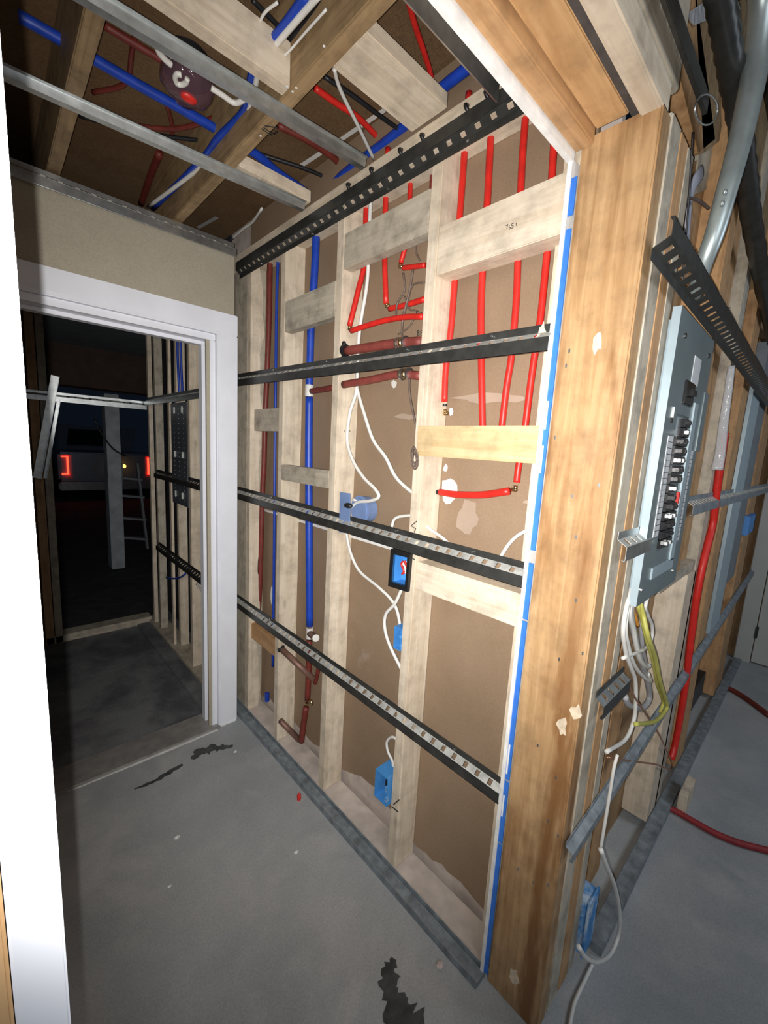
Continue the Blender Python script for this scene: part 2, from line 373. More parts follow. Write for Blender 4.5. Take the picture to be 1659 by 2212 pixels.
# plates
mk('top_plate', box(XS, XB, .452, 2.05, 2.17, 2.205, .002), PINE['Y'], label='pale top plate along the plumbing wall, lower board of the pair', cat='plate', group='top plates')
mk('top_plate', box(XS - .002, XB, .452, 2.05, 2.207, 2.239, .002), PINE['Y'], label='greyish pale top plate along the plumbing wall, upper board of the pair', cat='plate', group='top plates')
mk('bottom_plate', box(XS + .002, XB, .452, 2.05, .0, .034, .002), PLATEW, label='dusty pinkish bottom plate under the pale studs', cat='plate')

# ------------------------------------------------------------------ furring channels
def channel(name, label, p0, p1, out, up, h, t, face=GALV, web=LITZINC, group=None, pitch=.038, solid=.026, parent_cat='rail', end=None, slot=(.14, .86), screws=()):
    """resilient channel: nailing flange, slotted sloping web, face strip"""
    p0 = Vector(p0); p1 = Vector(p1); d = (p1 - p0); L = d.length; d.normalize(); out = Vector(out).normalized(); up = Vector(up)
    up = (up - d * up.dot(d)).normalized()
    T = thing(name, label, parent_cat, (p0 + p1) / 2, group)
    th = .0012
    def strip(a, b, s0=0, s1=L, bm=None):
        bm = bm or bmesh.new(); (u0, o0), (u1, o1) = a, b
        n = (up * (u1 - u0) + out * (o1 - o0)).cross(d).normalized() * th
        q = [p0 + d * s0 + up * u0 + out * o0, p0 + d * s1 + up * u0 + out * o0, p0 + d * s1 + up * u1 + out * o1, p0 + d * s0 + up * u1 + out * o1]
        return prism(q, n, th, bm)
    f = strip((h, .001), (h * .72, .001)); mk('flange', f, face, T)
    f = strip((h * .50, t), (0, t)); strip((0, t), (.0, t - .006), bm=f); mk('face_strip', f, face, T)
    a, b = (h * .72, .001), (h * .50, t); mid = lambda k: (a[0] + (b[0] - a[0]) * k, a[1] + (b[1] - a[1]) * k)
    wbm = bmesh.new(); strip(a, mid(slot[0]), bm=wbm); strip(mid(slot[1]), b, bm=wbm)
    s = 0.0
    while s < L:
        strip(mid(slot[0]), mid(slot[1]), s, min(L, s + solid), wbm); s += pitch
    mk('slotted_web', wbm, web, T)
    for s in screws:
        c = p0 + d * s + up * h * .86 + out * .003
        mk('screw', cyl(c, c + out * .003, .0035, 8), GALV, T)
    return T
gw = 'wall rails across the pale studs'
scr = [.15, .43, .82, 1.2]
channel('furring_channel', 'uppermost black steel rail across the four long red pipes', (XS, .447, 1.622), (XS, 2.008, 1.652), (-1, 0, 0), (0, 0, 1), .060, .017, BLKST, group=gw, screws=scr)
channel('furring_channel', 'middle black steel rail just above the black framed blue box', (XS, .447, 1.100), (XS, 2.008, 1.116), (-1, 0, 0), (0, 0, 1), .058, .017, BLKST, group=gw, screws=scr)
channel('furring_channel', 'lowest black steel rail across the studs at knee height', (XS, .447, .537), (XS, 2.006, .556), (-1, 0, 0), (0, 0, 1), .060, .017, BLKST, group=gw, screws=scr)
toprail = channel('furring_channel', 'black steel rail with round holes along the top plate', (XS - .002, .56, 2.190), (XS - .002, 1.975, 2.190), (-1, 0, 0), (0, 0, -1), .062, .020, BLKST, BLKST, pitch=.042, solid=.027, screws=scr, slot=(.28, .78))
for i, s in enumerate((.59, .655, .71, .85, .93, 1.05, 1.16)):
    c = Vector((XS - .008, s, 2.192)); mk('cable_clip', tube([c, c + Vector((-.012, .004, .014)), c + Vector((.0, .008, .022))], .005, 8), BLACKP, toprail, smooth=True)
# floor track
ft = thing('floor_track', 'dusty grey steel track along the foot of the plumbing wall', 'track', (XS - .01, 1.2, 0))
mk('track_web', box(XS - .037, XS - .003, .44, 2.03, .0, .019), TRACKM, ft); mk('track_flange', box(XS - .041, XS - .038, .44, 2.03, .0, .024), TRACKM, ft)
mk('track_flange', box(XS - .001, XS + .0015, .44, 2.03, .0, .033), TRACKM, ft)

# ------------------------------------------------------------------ jamb: bead, tape, timber post, header
mk('trim_2', box(XS - .006, XS + .05, .4425, .4515, 0, 1.99), WHITE2, kind='structure')
tp = thing('painters_tape', 'bright blue masking tape running down the edge of the timber post', 'tape', (XS, .437, 0))
tb = bmesh.new(); z = 0.02; k = 0; rr = random.Random(5)
zs = [(0.02, .42), (.425, .60), (.605, 1.02), (1.025, 1.16), (1.19, 1.86), (1.885, 1.955)]
for z0, z1 in zs: box(XS - .003, XS - .001, .431, .4425, z0, z1, bm=tb)
mk('tape_strip', tb, BTAPE, tp)
for z0, z1 in ((1.46, 1.52), (1.365, 1.425), (.62, .70), (.50, .56)): mk('torn_patch', box(XS - .0036, XS - .003, .4375, .4415, z0, z1), WHITE2, tp, label='white torn patch')
post = thing('timber_post', 'wide old tan timber post with dark stains at the wall end', 'post', (XS + .03, .36, 0))
mk('post_body', box(XS, XS + .048, YP + .002, .430, 0, 2.02, .003), POSTM, post)
for (x, y) in ((1292, 738), (1245, 1540), (1110, 2110), (1215, 1570), (1170, 720)):
    c = at(x, y, 0, XS); bmn = bmesh.new()
    pts = [c + Vector((-.0012, math.cos(a) * .012 * random.uniform(.5, 1.3), math.sin(a) * .02 * random.uniform(.5, 1.4))) for a in [i * math.pi / 5 for i in range(10)]]
    mk('plaster_smear', prism(pts, (1, 0, 0), .002), plain('dried_plaster', (.66, .55, .40), .8, 0, .2, 60), post)
for i in range(16):
    c = Vector((XS - .001, random.uniform(.30, .42), random.uniform(.3, 1.95))); mk('staple', box(c.x, c.x + .002, c.y, c.y + .0035, c.z, c.z + .008), GALV, post)
for i, (x0, x1, m, lab) in enumerate(((.889 + .049, .999, GREY, 'grey lumber edge next to the tan post, second from the corner'), (1.0, 1.054, ORANGE, 'orange brown lumber edge between two grey ones left of the breaker panel'), (1.055, 1.10, GREY, 'narrow grey lumber edge against the breaker panel'))):
    mk('wall_stud', box(x0, x1, YP, YPB, 0.01, 2.03, .003), m['Z'], label=lab, cat='stud', group='corner lumber beside the panel')
# header over the opening
hd = 'header boards over the opening'
def hb(y0, y1, z0, z1, mat, lab, x0=-1.2, x1=XS - .001, bev=.003):
    return mk('header_board', box(x0, x1, y0, y1, z0, z1, bev), mat, label=lab, cat='beam', group=hd)
mk('trim_3', box(-1.2, XS, .442, .4535, 1.985, 2.13), WHITE2, kind='structure')
hb(.405, .441, 2.000, 2.2, ORANGE['X'], 'tan header board next to the white drywall edge overhead')
hb(.345, .404, 2.024, 2.2, TAN['X'], 'wide tan stained header board overhead, in the middle of the header')
mk('header_gap_strip', box(-1.2, XS + .045, .3295, .3440, 2.022, 2.24), DARKGAP, label='torn fibre strip with painted shade in the gap between header boards', cat='strip')
hb(.292, .328, 2.012, 2.062, PINE['X'], 'pale cream board along the front underside of the header', x1=XS + .03)
hb(.290, .328, 2.063, 2.24, GREY['X'], 'grey upper face of the header beside the dark rail', x1=XS + .06)
ht = thing('header_track', 'shiny steel track behind the white drywall edge overhead', 'track', (.4, .56, 2.19))
mk('track_web', box(-.6, .86, .50, .62, 2.205, 2.208), GALV, ht); mk('track_flange', box(-.6, .86, .617, .62, 2.16, 2.205), GALV, ht)
channel('furring_channel', 'dark steel rail on the header face over the breaker panel side', (-.9, .288, 2.055), (1.055, .288, 2.075), (0, -1, 0), (0, 0, 1), .06, .02, BLKST, BLKST)

# white jamb board near the camera
jb = thing('jamb_board', 'very bright white edged board close at the left', 'board', (0.0, .34, 0))
mk('white_edge', box(-.0105, .0165, .302, .42, 0, 2.4, .0015), WHITE, jb)
mk('tan_stud', box(-.05, -.011, .30, .42, 0, 2.4, .002), TAN['Z'], jb, label='tan wood beside the white edge')

# ------------------------------------------------------------------ ceiling joists, blocks, channels
J = 'joists overhead'
def joist(x0, x1, lab, mat=DKW['Y']): return mk('ceiling_joist', box(x0, x1, .455, 3.40, ZJ, 2.449, .003), mat, label=lab, cat='joist', group=J)
joist(.583, .620, 'tan joist overhead with the blue and white cables strapped along it', JOISTM)
joist(.195, .232, 'brown joist overhead near the upper left, over the wrapped light box')
joist(-.195, -.158, 'dark joist overhead at the far left')
mk('ceiling_block', box(.234, .581, 1.02, 1.056, ZJ + .0, ZJ + .095, .002), PINE['X'], label='wide pale block overhead left of the tan joist', cat='board', group='pale ceiling blocks')
mk('ceiling_block', box(.622, .885, .785, .905, ZJ + .003, ZJ + .038, .002), PINE['X'], label='wide flat pale block overhead between tan joist and top plate', cat='board', group='pale ceiling blocks')
mk('ceiling_block', box(.622, .885, 1.395, 1.475, ZJ + .003, ZJ + .041, .002), PINE['X'], label='pale block overhead deeper toward the door wall', cat='board', group='pale ceiling blocks')
def hat(name, lab, p0, p1, wdt=.05, dp=.020, mat=GALV, group=None, slots=False):
    p0 = Vector(p0); p1 = Vector(p1); d = (p1 - p0).normalized(); n = Vector((0, 0, -1)); s = d.cross(n).normalized(); T = thing(name, lab, 'rail', (p0 + p1) / 2, group)
    prof = [(-wdt / 2, 0), (-wdt * .30, 0), (-wdt * .20, dp), (wdt * .20, dp), (wdt * .30, 0), (wdt / 2, 0)]
    nm = ['flange', 'web', 'crown', 'web', 'flange']
    for i in range(5):
        (a0, b0), (a1, b1) = prof[i], prof[i + 1]
        q = [p0 + s * a0 + n * b0, p1 + s * a0 + n * b0, p1 + s * a1 + n * b1, p0 + s * a1 + n * b1]
        nn = (q[1] - q[0]).cross(q[2] - q[1]).normalized()
        mk(nm[i], prism(q, nn, .0012), mat, T)
    return T
gc = 'steel furring strips under the joists'
hat('ceiling_furring', 'nearest galvanised furring strip overhead, passing under the wrapped light box', (-.4, 1.15, ZJ - .001), (.866, 1.085, ZJ - .001), group=gc)
hat('ceiling_furring', 'second galvanised furring strip overhead, nearer the door wall', (-.4, 1.52, ZJ - .001), (.87, 1.42, ZJ - .001), group=gc)
channel('wall_track', 'slotted steel track along the top of the beige wall over the door', (-.5, YD - .001, 2.172), (.823, YD - .001, 2.172), (0, -1, 0), (0, 0, 1), .058, .022, GALV, LITZINC, pitch=.046, solid=.032, slot=(.04, .96))

# ------------------------------------------------------------------ pipes
def pipe(name, lab, cat, segs, mat, wpx=15, plane=.952, ax=0, group=None, elbows=(), rings=(), kind='pipe_run'):
    """segs: list of pixel polylines; all on one plane"""
    P = [pp(s, ax, plane) for s in segs]
    T = thing(name, lab, cat, P[0][-1], group)
    for s in P:
        r = rpx(s[len(s) // 2], wpx); mk(kind, tube(s, r, 12), mat, T, smooth=True)
    for e in elbows:
        c = at(e[0], e[1], ax, e[3] if len(e) > 3 else plane); r = rpx(c, wpx * .62)
        bm = ball(c, r * 1.15, sub=2); cyl(c, c + Vector((0, 0, r * 2.0)), r * .95, 12, bm); d = e[2] if len(e) > 2 else -1
        cyl(c, c + Vector((0, d * r * 2.0, 0)), r * .95, 12, bm); mk('brass_elbow', bm, BRASS, T, smooth=True)
    for e in rings:
        c = at(e[0], e[1], ax, plane); r = rpx(c, wpx * .62); v = Vector((0, 0, 1)) if e[2] == 'v' else Vector((0, 1, 0))
        mk('crimp_ring', cyl(c - v * r * .5, c + v * r * .5, r * 1.12, 14), BLACKP if len(e) < 4 else e[3], T)
    return T
gr = 'long red pipes in the right stud bay'
pipe('water_pipe', 'leftmost long red pipe, ending in a brass elbow with black clamp', 'pipe', [[(1013, 200), (1004, 320), (996, 430), (985, 570), (975, 700), (963, 800), (960, 868)]], RED, 14, group=gr, elbows=[(961, 893, -1)], rings=[(961, 875, 'v')])
pipe('water_pipe', 'second long red pipe from the left, dropping straight behind the yellow block', 'pipe', [[(1068, 200), (1060, 300), (1053, 431), (1045, 545), (1040, 635), (1039, 716), (1041, 858), (1043, 945)]], RED, 15, group=gr, rings=[(1043, 924, 'v')])
pipe('water_pipe', 'third long red pipe, bending left toward the yellow block', 'pipe', [[(1143, 180), (1135, 255), (1128, 350), (1120, 521), (1116, 635), (1109, 725), (1104, 777), (1094, 838), (1083, 930)]], RED, 15, group=gr)
pipe('water_pipe', 'rightmost long red pipe beside the taped edge', 'pipe', [[(1204, 230), (1194, 350), (1187, 492), (1179, 574), (1167, 692), (1156, 761), (1145, 838), (1134, 925), (1120, 1009), (1116, 1042)], [(1100, 1061), (1040, 1069), (985, 1068), (950, 1063)]], RED, 15, group=gr, elbows=[(1113, 1058, 1)], rings=[(1117, 1036, 'v'), (1096, 1062, 'h'), (946, 1063, 'h')])
g2_ = 'short red pipes in the middle stud bay'
pipe('water_pipe', 'red pipe with a long rising horizontal leg, lowest of the middle bay', 'pipe', [[(800, 380, .95), (791, 450, .95), (787, 568, .942), (774, 626, .925), (755, 704, .904)], [(758, 715, .904), (800, 701, .915), (833, 692, .925), (875, 685, .93), (914, 684, .93)]], RED, 12, group=g2_, elbows=[(755, 711, -1, .904)], rings=[(911, 684, 'h')])
pipe('water_pipe', 'straight red pipe turning at a brass elbow in the middle bay', 'pipe', [[(838, 320), (834, 400), (831, 550), (834, 656)], [(841, 667), (877, 659), (918, 646)]], RED, 12, group=g2_, elbows=[(835, 662, -1)])
pipe('water_pipe', 'short red pipe high behind the grey block in the middle bay', 'pipe', [[(890, 340), (887, 390), (884, 450), (878, 520), (866, 568)], [(871, 579), (895, 576), (918, 573)]], RED, 11, group=g2_, elbows=[(864, 577, -1)], rings=[(915, 573, 'h')])
pipe('water_pipe', 'tiny red stub below the grey block near the second stud', 'pipe', [[(903, 516), (925, 510)]], RED, 10, group=g2_, rings=[(905, 515, 'h')])
pipe('water_pipe', 'dark red pipe end seen above the grey block, left of the second stud', 'pipe', [[(935, 330), (932, 400), (930, 470)]], DRED, 9, plane=.965, group=g2_)
def capper(T, x, y, plane, rpxw):
    c = at(x, y, 0, plane); r = rpx(c, rpxw); bm = ball(c, r, sc=(1, .6, 1)); 
    mk('valve_body', bm, BRASS, T, smooth=True)
    for s in (-1, 1): mk('valve_ring', cyl(c + Vector((0, s * r * .9 - .003, 0)), c + Vector((0, s * r * .9 + .003, 0)), r * 1.05, 16), GALV, T)
h1 = pipe('valve_pipe', 'upper maroon pipe with a brass ball valve just over the top rail', 'pipe', [[(748, 758, .904), (800, 750, .915), (862, 741), (912, 738)]], MAR, 21, plane=.93); capper(h1, 868, 740, .925, 24)
h2 = pipe('valve_pipe', 'lower maroon pipe with a brass ball valve just under the top rail', 'pipe', [[(742, 831, .900), (800, 821, .915), (859, 809), (910, 812)]], MAR, 18, plane=.93); capper(h2, 876, 808, .925, 24)
bc = thing('pipe_clamp', 'black clamp with ears on the left end of the upper maroon pipe', 'clamp', at(745, 755, 1, 1.185))
c = at(746, 757, 1, 1.186); mk('clamp_band', cyl(c - Vector((0, .006, 0)), c + Vector((0, .006, 0)), .020, 16), BLACKP, bc)
for s in (-1, 1): mk('clamp_ear', ball(c + Vector((0, .012, s * .022)), .009, sc=(1, 1.3, 1.2)), BLACKP, bc, smooth=True)
bp_ = pipe('blue_pipe', 'thick blue pipe between the two left pine studs, top to knee height', 'pipe', [[(688, 440), (683, 510), (681, 560), (676, 640), (672, 700), (669, 800), (668, 834)], [(668, 858), (667, 950), (667, 1050), (668, 1200), (669, 1352)]], BLUE, 16.5, plane=.95, rings=[(668, 830, 'v', BROWNP), (668, 858, 'v', BROWNP), (669, 1354, 'v', BROWNP)])
c = at(668, 844, 0, .95); mk('white_tee', cyl(c - Vector((0, 0, .022)), c + Vector((0, 0, .022)), .017, 14), CABLE, bp_, smooth=False)
c = at(669, 1368, 0, .95); mk('white_tee', cyl(c - Vector((0, 0, .022)), c + Vector((0, 0, .025)), .015, 14), CABLE, bp_)
c2 = at(682, 1378, 0, .915); mk('capped_stub', cyl(c, c2, .014, 14), BROWNP, bp_); mk('stub_cap', cyl(c2, c2 + (c2 - c).normalized() * .004, .0145, 16), CABLE, bp_)
pipe('maroon_branch', 'short maroon pipe joining the blue pipe to the pale stud', 'pipe', [[(673, 845), (700, 841), (722, 837)]], DRED, 13, plane=.945)
rp = pipe('red_drain', 'dark red pipe under the blue pipe at the bottom, with a joint', 'pipe', [[(668, 1384), (667, 1440), (664, 1512)], [(661, 1528), (656, 1562), (651, 1602)]], DRED, 13, plane=.95, rings=[(663, 1520, 'v', BRASS)])
mk('brass_tap', ball(at(672, 1518, 0, .945), .010, sc=(1, 1.2, 1.4)), BRASS, rp, smooth=True)
def stub(lab, a, b, wpx, ears=True):
    p, q = at(*a), at(*b); T = thing('copper_stub', lab, 'pipe', p); r = rpx(p, wpx)
    mk('pipe_run', cyl(p, q, r, 14), BROWNP, T, smooth=True)
    if ears:
        d = (q - p).normalized(); mk('pipe_collar', cyl(p, p + d * .008, r * 1.35, 14), BLACKP, T)
        for s in (-1, 1): mk('collar_ear', ball(p + Vector((0, s * .016, s * -.012)), .006), BLACKP, T, smooth=True)
stub('brown copper stub with black collar out of the left pine stud, upper one', (606, 1400, 0, .875), (678, 1468, 0, .955), 13)
stub('brown copper stub out of the left pine stud, lower one', (606, 1557, 0, .875), (646, 1598, 0, .955), 12, False)
stub('brown copper elbow run beside the corner post at the bottom', (556, 1358, 0, .95), (583, 1384, 0, .93), 10, False)
pipe('maroon_riser', 'maroon vertical pipe in the narrow bay beside the corner post', 'pipe', [[(585, 520), (583, 576), (581, 685), (577, 803), (573, 891), (570, 1008), (567, 1063), (561, 1275), (558, 1318), (556, 1356)]], DRED, 11, plane=.95, rings=[(561, 1283, 'v', BROWNP)])
pipe('thin_blue_pipe', 'thin blue pipe half hidden behind the left pine stud', 'pipe', [[(602, 520), (598, 640), (596, 773), (594, 950), (592, 1200), (589, 1440)]], BLUE, 6, plane=.965)
mk('blue_pipe_end', cyl(at(577, 1497, 0, .955), at(577, 1514, 0, .955), .012, 12), BLUE, label='small blue pipe piece low beside the corner post', cat='pipe')
pipe('maroon_riser', 'maroon elbow piece right of the dark red bottom pipe', 'pipe', [[(690, 1430), (686, 1455), (681, 1476)]], DRED, 9, plane=.965)
# leaking-hole patches on the paper
def patch(lab, cx, cy, w_, h_, mat=WHITE2, plane=XB - .0015, n=14, seed=1, name='torn_paper_patch', cat='patch', ax=0, jit=.45):
    r_ = random.Random(seed); P = []
    for i in range(n):
        a = 2 * math.pi * i / n; k = 1 - jit * r_.random(); P.append(at(cx + math.cos(a) * w_ / 2 * k, cy + math.sin(a) * h_ / 2 * k, ax, plane))
    nrm = (1, 0, 0) if ax == 0 else ((0, 1, 0) if ax == 1 else (0, 0, -1))
    return mk(name, prism(P, nrm, .0012), mat, label=lab, cat=cat)
patch('white torn patch around the left end of the low red elbow pipe', 968, 1060, 44, 62, seed=4)
patch('small white torn spot under the yellow block', 962, 1012, 12, 22, seed=5)
patch('small cream spot under the lower brass valve', 851, 829, 16, 20, CABLE, seed=6)
patch('white spot beside the brass elbow of the leftmost red pipe', 974, 889, 12, 20, seed=8)
SMEAR = plain('plaster_smear_on_paper', (.38, .29, .22), .8, 0, .08, 10)
patch('pale plaster smear across the brown paper behind the red pipes', 1060, 860, 190, 26, SMEAR, seed=9, name='plaster_streak')
patch('pale plaster smear on the brown paper above the thin brown cord', 878, 900, 60, 16, SMEAR, seed=10, name='plaster_streak')
patch('pale triangular plaster smear below the low red elbow pipe', 1010, 1120, 60, 90, SMEAR, seed=11, name='plaster_streak')
patch('short plaster smear beside the taped edge above the middle rail', 1142, 1084, 34, 10, SMEAR, seed=12, name='plaster_streak')
patch('small white outlet shape low beside the left pine stud', 588, 1286, 8, 44, WHITE2, seed=13, jit=.1, name='white_cover_scrap')

# ------------------------------------------------------------------ cables in the wall
def cable(lab, pts, wpx=8, plane=.93, mat=CABLE, ax=0, name='electrical_cable', cat='cable', group=None, flat=1.0):
    P = pp(pts, ax, plane) if not isinstance(pts[0], Vector) else pts
    return mk(name, tube(P, rpx(P[len(P) // 2], wpx), 8, flat=flat), mat, smooth=True, label=lab, cat=cat, group=group)
cable('white cable curling down to the slate blue round box', [(801, 430), (799, 470), (796, 568), (791, 626), (780, 690), (774, 744), (770, 841), (756, 891), (750, 950), (762, 994), (786, 1032), (809, 1055), (818, 1073), (800, 1082), (774, 1085), (760, 1096)], 7.5, .925)
cable('white cable sloping right behind the second stud', [(772, 835), (774, 850), (786, 891), (806, 950), (833, 988), (856, 1032), (892, 1065), (910, 1075)], 8)
cable('white cable wandering down from the round box to the small blue box', [(747, 1120), (749, 1155), (758, 1196), (777, 1234), (815, 1266), (844, 1294), (858, 1320), (866, 1362)], 7)
cable('white cable looping from the black framed box down behind the stud', [(869, 1270), (853, 1304), (834, 1326), (831, 1354), (841, 1392), (870, 1452)], 7.5, .92)
cable('short white cable loop left of the middle stud above the middle rail', [(846, 1150), (847, 1136), (857, 1118), (900, 1112)], 7)
cable('white cable end poking out right of the middle stud', [(915, 1130), (930, 1144), (956, 1162), (975, 1180)], 7)
cable('white cable coming out behind the taped edge above the middle rail', [(1160, 1132), (1147, 1141), (1118, 1157), (1098, 1177), (1080, 1205)], 8)
cable('white cable loop above the big blue box near the floor', [(862, 1602), (848, 1592), (836, 1602), (838, 1623), (848, 1645), (850, 1668)], 6, .925)
gb = 'thin brown cords in the middle bay'
cable('thin brown cord hanging near the top of the middle bay', [(903, 500), (898, 540), (906, 562)], 4, .935, BRWIRE, name='brown_wire', cat='wire', group=gb)
cable('thin brown cord snaking past the two brass elbows', [(871, 590), (874, 626), (858, 656), (857, 690), (876, 668), (890, 618), (918, 610)], 4, .935, BRWIRE, name='brown_wire', cat='wire', group=gb)
cable('thin brown cord crossing down to the upper brass valve', [(892, 582), (885, 626), (872, 680), (868, 720), (872, 752), (884, 800), (884, 841), (891, 885), (901, 930)], 4.5, .93, BRWIRE, name='brown_wire', cat='wire', group=gb)
cable('thin brown cord looping around the lowest red branch', [(874, 640), (884, 668), (898, 672), (888, 700), (872, 715), (860, 722)], 3.5, .93, BRWIRE, name='brown_wire', cat='wire', group=gb)
ck = []
for i in range(56): a = i * .7; ck.append(at(897 + (5 + 2 * math.sin(i)) * math.cos(a) - (i % 9) * .5, 980 + 18 * math.sin(a) + i * .35, 0, .882 - .004 * math.sin(i * 1.7)))
mk('cord_bundle', tube(ck, .0018, 6), BRWIRE, smooth=True, label='tied bundle of thin brown cord on the middle stud', cat='cord')

# ------------------------------------------------------------------ boxes on the studs
rb = thing('round_ceiling_box', 'slate blue round electrical box on a bracket, fed by a white cable', 'electrical box', at(760, 1100, 0, .89))
q = [at(735, 1063, 0, .886), at(757, 1066, 0, .886), at(756, 1152, 0, .886), at(733, 1150, 0, .886)]; mk('bracket_plate', prism(q, (-1, 0, 0), .002), BOXG, rb)
c = at(783, 1101, 0, .94); mk('round_body', tube([c + Vector((.03, 0, 0)), c, c - Vector((.012, 0, 0))], [.045, .050], 28, smooth=False), BOXG, rb, smooth=False)
bm = bmesh.new(); c3 = c - Vector((.0125, 0, 0)); tube([c3, c3 - Vector((.006, 0, 0))], .040, 28, bm=bm, smooth=False); mk('round_face', bm, BOXG, rb)
mk('cable_clamp', ball(at(752, 1092, 0, .88), .014, sc=(.8, 1.5, .7)), BLACKP, rb, smooth=True)
mk('plaster_lump', ball(at(765, 1080, 0, .885), .008, sc=(.6, 1.6, .6)), CABLE, rb, smooth=True)
ib = thing('outlet_box', 'blue outlet box with thick black frame and red and white wires inside', 'electrical box', at(862, 1232, 0, .885))
q = [at(844, 1185, 0, .872), at(886, 1195, 0, .872), at(879, 1279, 0, .872), at(838, 1266, 0, .872)]
ctr = sum(q, Vector()) / 4; inn = [ctr + (v - ctr) * .74 for v in q]
bm = bmesh.new()
for i in range(4): j = (i + 1) % 4; prism([q[i], q[j], inn[j], inn[i]], (1, 0, 0), .012, bm)
mk('black_frame', bm, BLACKP, ib)
bm = bmesh.new(); bk = [v + Vector((.05, 0, 0)) for v in inn]; bm2 = [bm.verts.new(v) for v in bk]; fr_ = [bm.verts.new(v + Vector((.004, 0, 0))) for v in inn]; bm.faces.new(bm2)
for i in range(4): j = (i + 1) % 4; bm.faces.new((fr_[i], fr_[j], bm2[j], bm2[i]))
mk('box_shell', bm, BOXB, ib)
for k, m_ in enumerate((RED, CABLE, RED, CABLE)):
    cc = [ctr + Vector((.012 + .004 * k, -.004 - .002 * k + .006 * math.sin(a * 1.3 + k), .026 - .008 * a)) for a in range(6)]
    mk('wire', tube(cc, .0032, 8), m_, ib, smooth=True)
def elbox(lab, x0, x1, y0, y1, z0, z1, mat, open_dir='y', frame=None):
    T = thing('outlet_box', lab, 'electrical box', ((x0 + x1) / 2, (y0 + y1) / 2, z0)); bm = bmesh.new(); t = .003
    box(x0, x0 + t, y0, y1, z0, z1, bm=bm) if open_dir == 'y' else None
    box(x1 - t, x1, y0, y1, z0, z1, bm=bm); box(x0 + t, x1 - t, y0, y1, z1 - t, z1, bm=bm); box(x0 + t, x1 - t, y0, y1, z0, z0 + t, bm=bm); box(x0 + t, x1 - t, y1 - t, y1, z0 + t, z1 - t, bm=bm)
    if open_dir == 'x': box(x0 + t, x1 - t, y0, y0 + t, z0 + t, z1 - t, bm=bm)
    mk('box_shell', bm, mat, T)
    for z in (z0 + (z1 - z0) * .3, z0 + (z1 - z0) * .7): mk('nail_ear', box(x0 - .004, x0 + .006, y0 - .004, y0 + .004, z - .006, z + .006), mat, T)
    mk('wire_stub', tube([Vector(((x0 + x1) / 2, (y0 + y1) / 2, z1 - .01)), Vector(((x0 + x1) / 2 - .01, (y0 + y1) / 2, (z0 + z1) / 2)), Vector(((x0 + x1) / 2, (y0 + y1) / 2 - .01, z0 + .02))], .003, 8), BLACKP, T, smooth=True)
    return T
za, zb = at(862, 1356, 0, .89).z, at(862, 1405, 0, .89).z
elbox('small blue outlet box below the black framed one on the middle stud', .885, .94, .828, .858, zb, za, BOXB, 'x')
za, zb = at(830, 1670, 0, .88).z, at(830, 1732, 0, .88).z
elbox('large blue outlet box smeared with white plaster low on the middle stud', .868, .94, .828, .888, zb, za, BOXP, 'x')
# pen marks
def marks(lab, strokes, wpx, plane=XS - .0008, ax=0, parent=None, mat=INK):
    bm = bmesh.new()
    for s in strokes:
        P = pp(s, ax, plane); tube(P, max(.0007, rpx(P[0], wpx)), 5, bm=bm, smooth=False)
    if parent: return mk('pen_marks', bm, mat, parent, label=lab)
    return mk('pen_marks', bm, mat, label=lab, cat='writing')
marks('black pen arrow', [[(862, 1728), (850, 1738)], [(846, 1742), (860, 1754)]], 2.5, parent=C_)
marks('black pen squiggle', [[(900, 1126), (888, 1136), (898, 1142), (895, 1150)], [(886, 1203), (896, 1209)]], 2.2, parent=C_)
marks('small handwritten numbers on the pale top block', [[(1093, 488), (1097, 484), (1095, 494)], [(1101, 487), (1099, 490), (1103, 492), (1100, 496)], [(1110, 482), (1106, 483), (1105, 487), (1109, 488), (1108, 492), (1104, 493)], [(1115, 481), (1116, 488)]], 1.4, parent=None)
marks('black handwriting on the brown paper beside the upper brass valve', [[(902, 714), (902, 726)], [(902, 714), (906, 716), (903, 719), (907, 722), (902, 726)], [(913, 714), (909, 715), (909, 725), (913, 724)], [(909, 719), (912, 719)]], 1.6, XB - .002)
marks('black handwriting on the brown paper above the lowest red branch', [[(901, 671), (900, 680)], [(901, 671), (906, 674), (900, 680)], [(908, 676), (911, 674), (912, 679), (908, 680)]], 1.6, XB - .002)
marks('stamped number', [[(745, 929), (745, 933)], [(748, 929), (751, 929), (751, 933), (748, 933), (748, 929)], [(753, 929), (756, 929), (756, 933), (753, 933), (753, 929)]], 1.4, plane=1.196, ax=1, parent=B_)

# ------------------------------------------------------------------ ceiling cables and pipes
def cc(lab, pts, wpx, z, mat, name, cat, group=None): return mk(name, tube(pp(pts, 2, z), rpx(at(*pts[len(pts) // 2], 2, z), wpx), 10), mat, smooth=True, label=lab, cat=cat, group=group)
cc('thick blue pipe overhead crossing from the left under the brown boards', [(40, 35), (90, 62), (217, 136), (300, 184), (400, 240), (480, 287), (560, 338), (600, 372), (662, 415)], 20, 2.37, BLUE, 'ceiling_pipe', 'pipe')
cc('blue pipe overhead running above the pale top plate', [(1040, 125), (1000, 155), (945, 200), (860, 285), (760, 362), (690, 420), (620, 470)], 20, 2.36, BLUE, 'ceiling_pipe', 'pipe')
cc('red pipe overhead hanging down in the bay right of the tan joist', [(876, -20), (895, 50), (915, 110), (930, 160), (938, 215)], 12, 2.36, RED, 'ceiling_pipe', 'pipe')
cc('blurred red pipe overhead between the cables and the first furring strip', [(680, 190), (725, 222), (780, 260), (845, 330)], 12, 2.40, RED, 'ceiling_pipe', 'pipe')
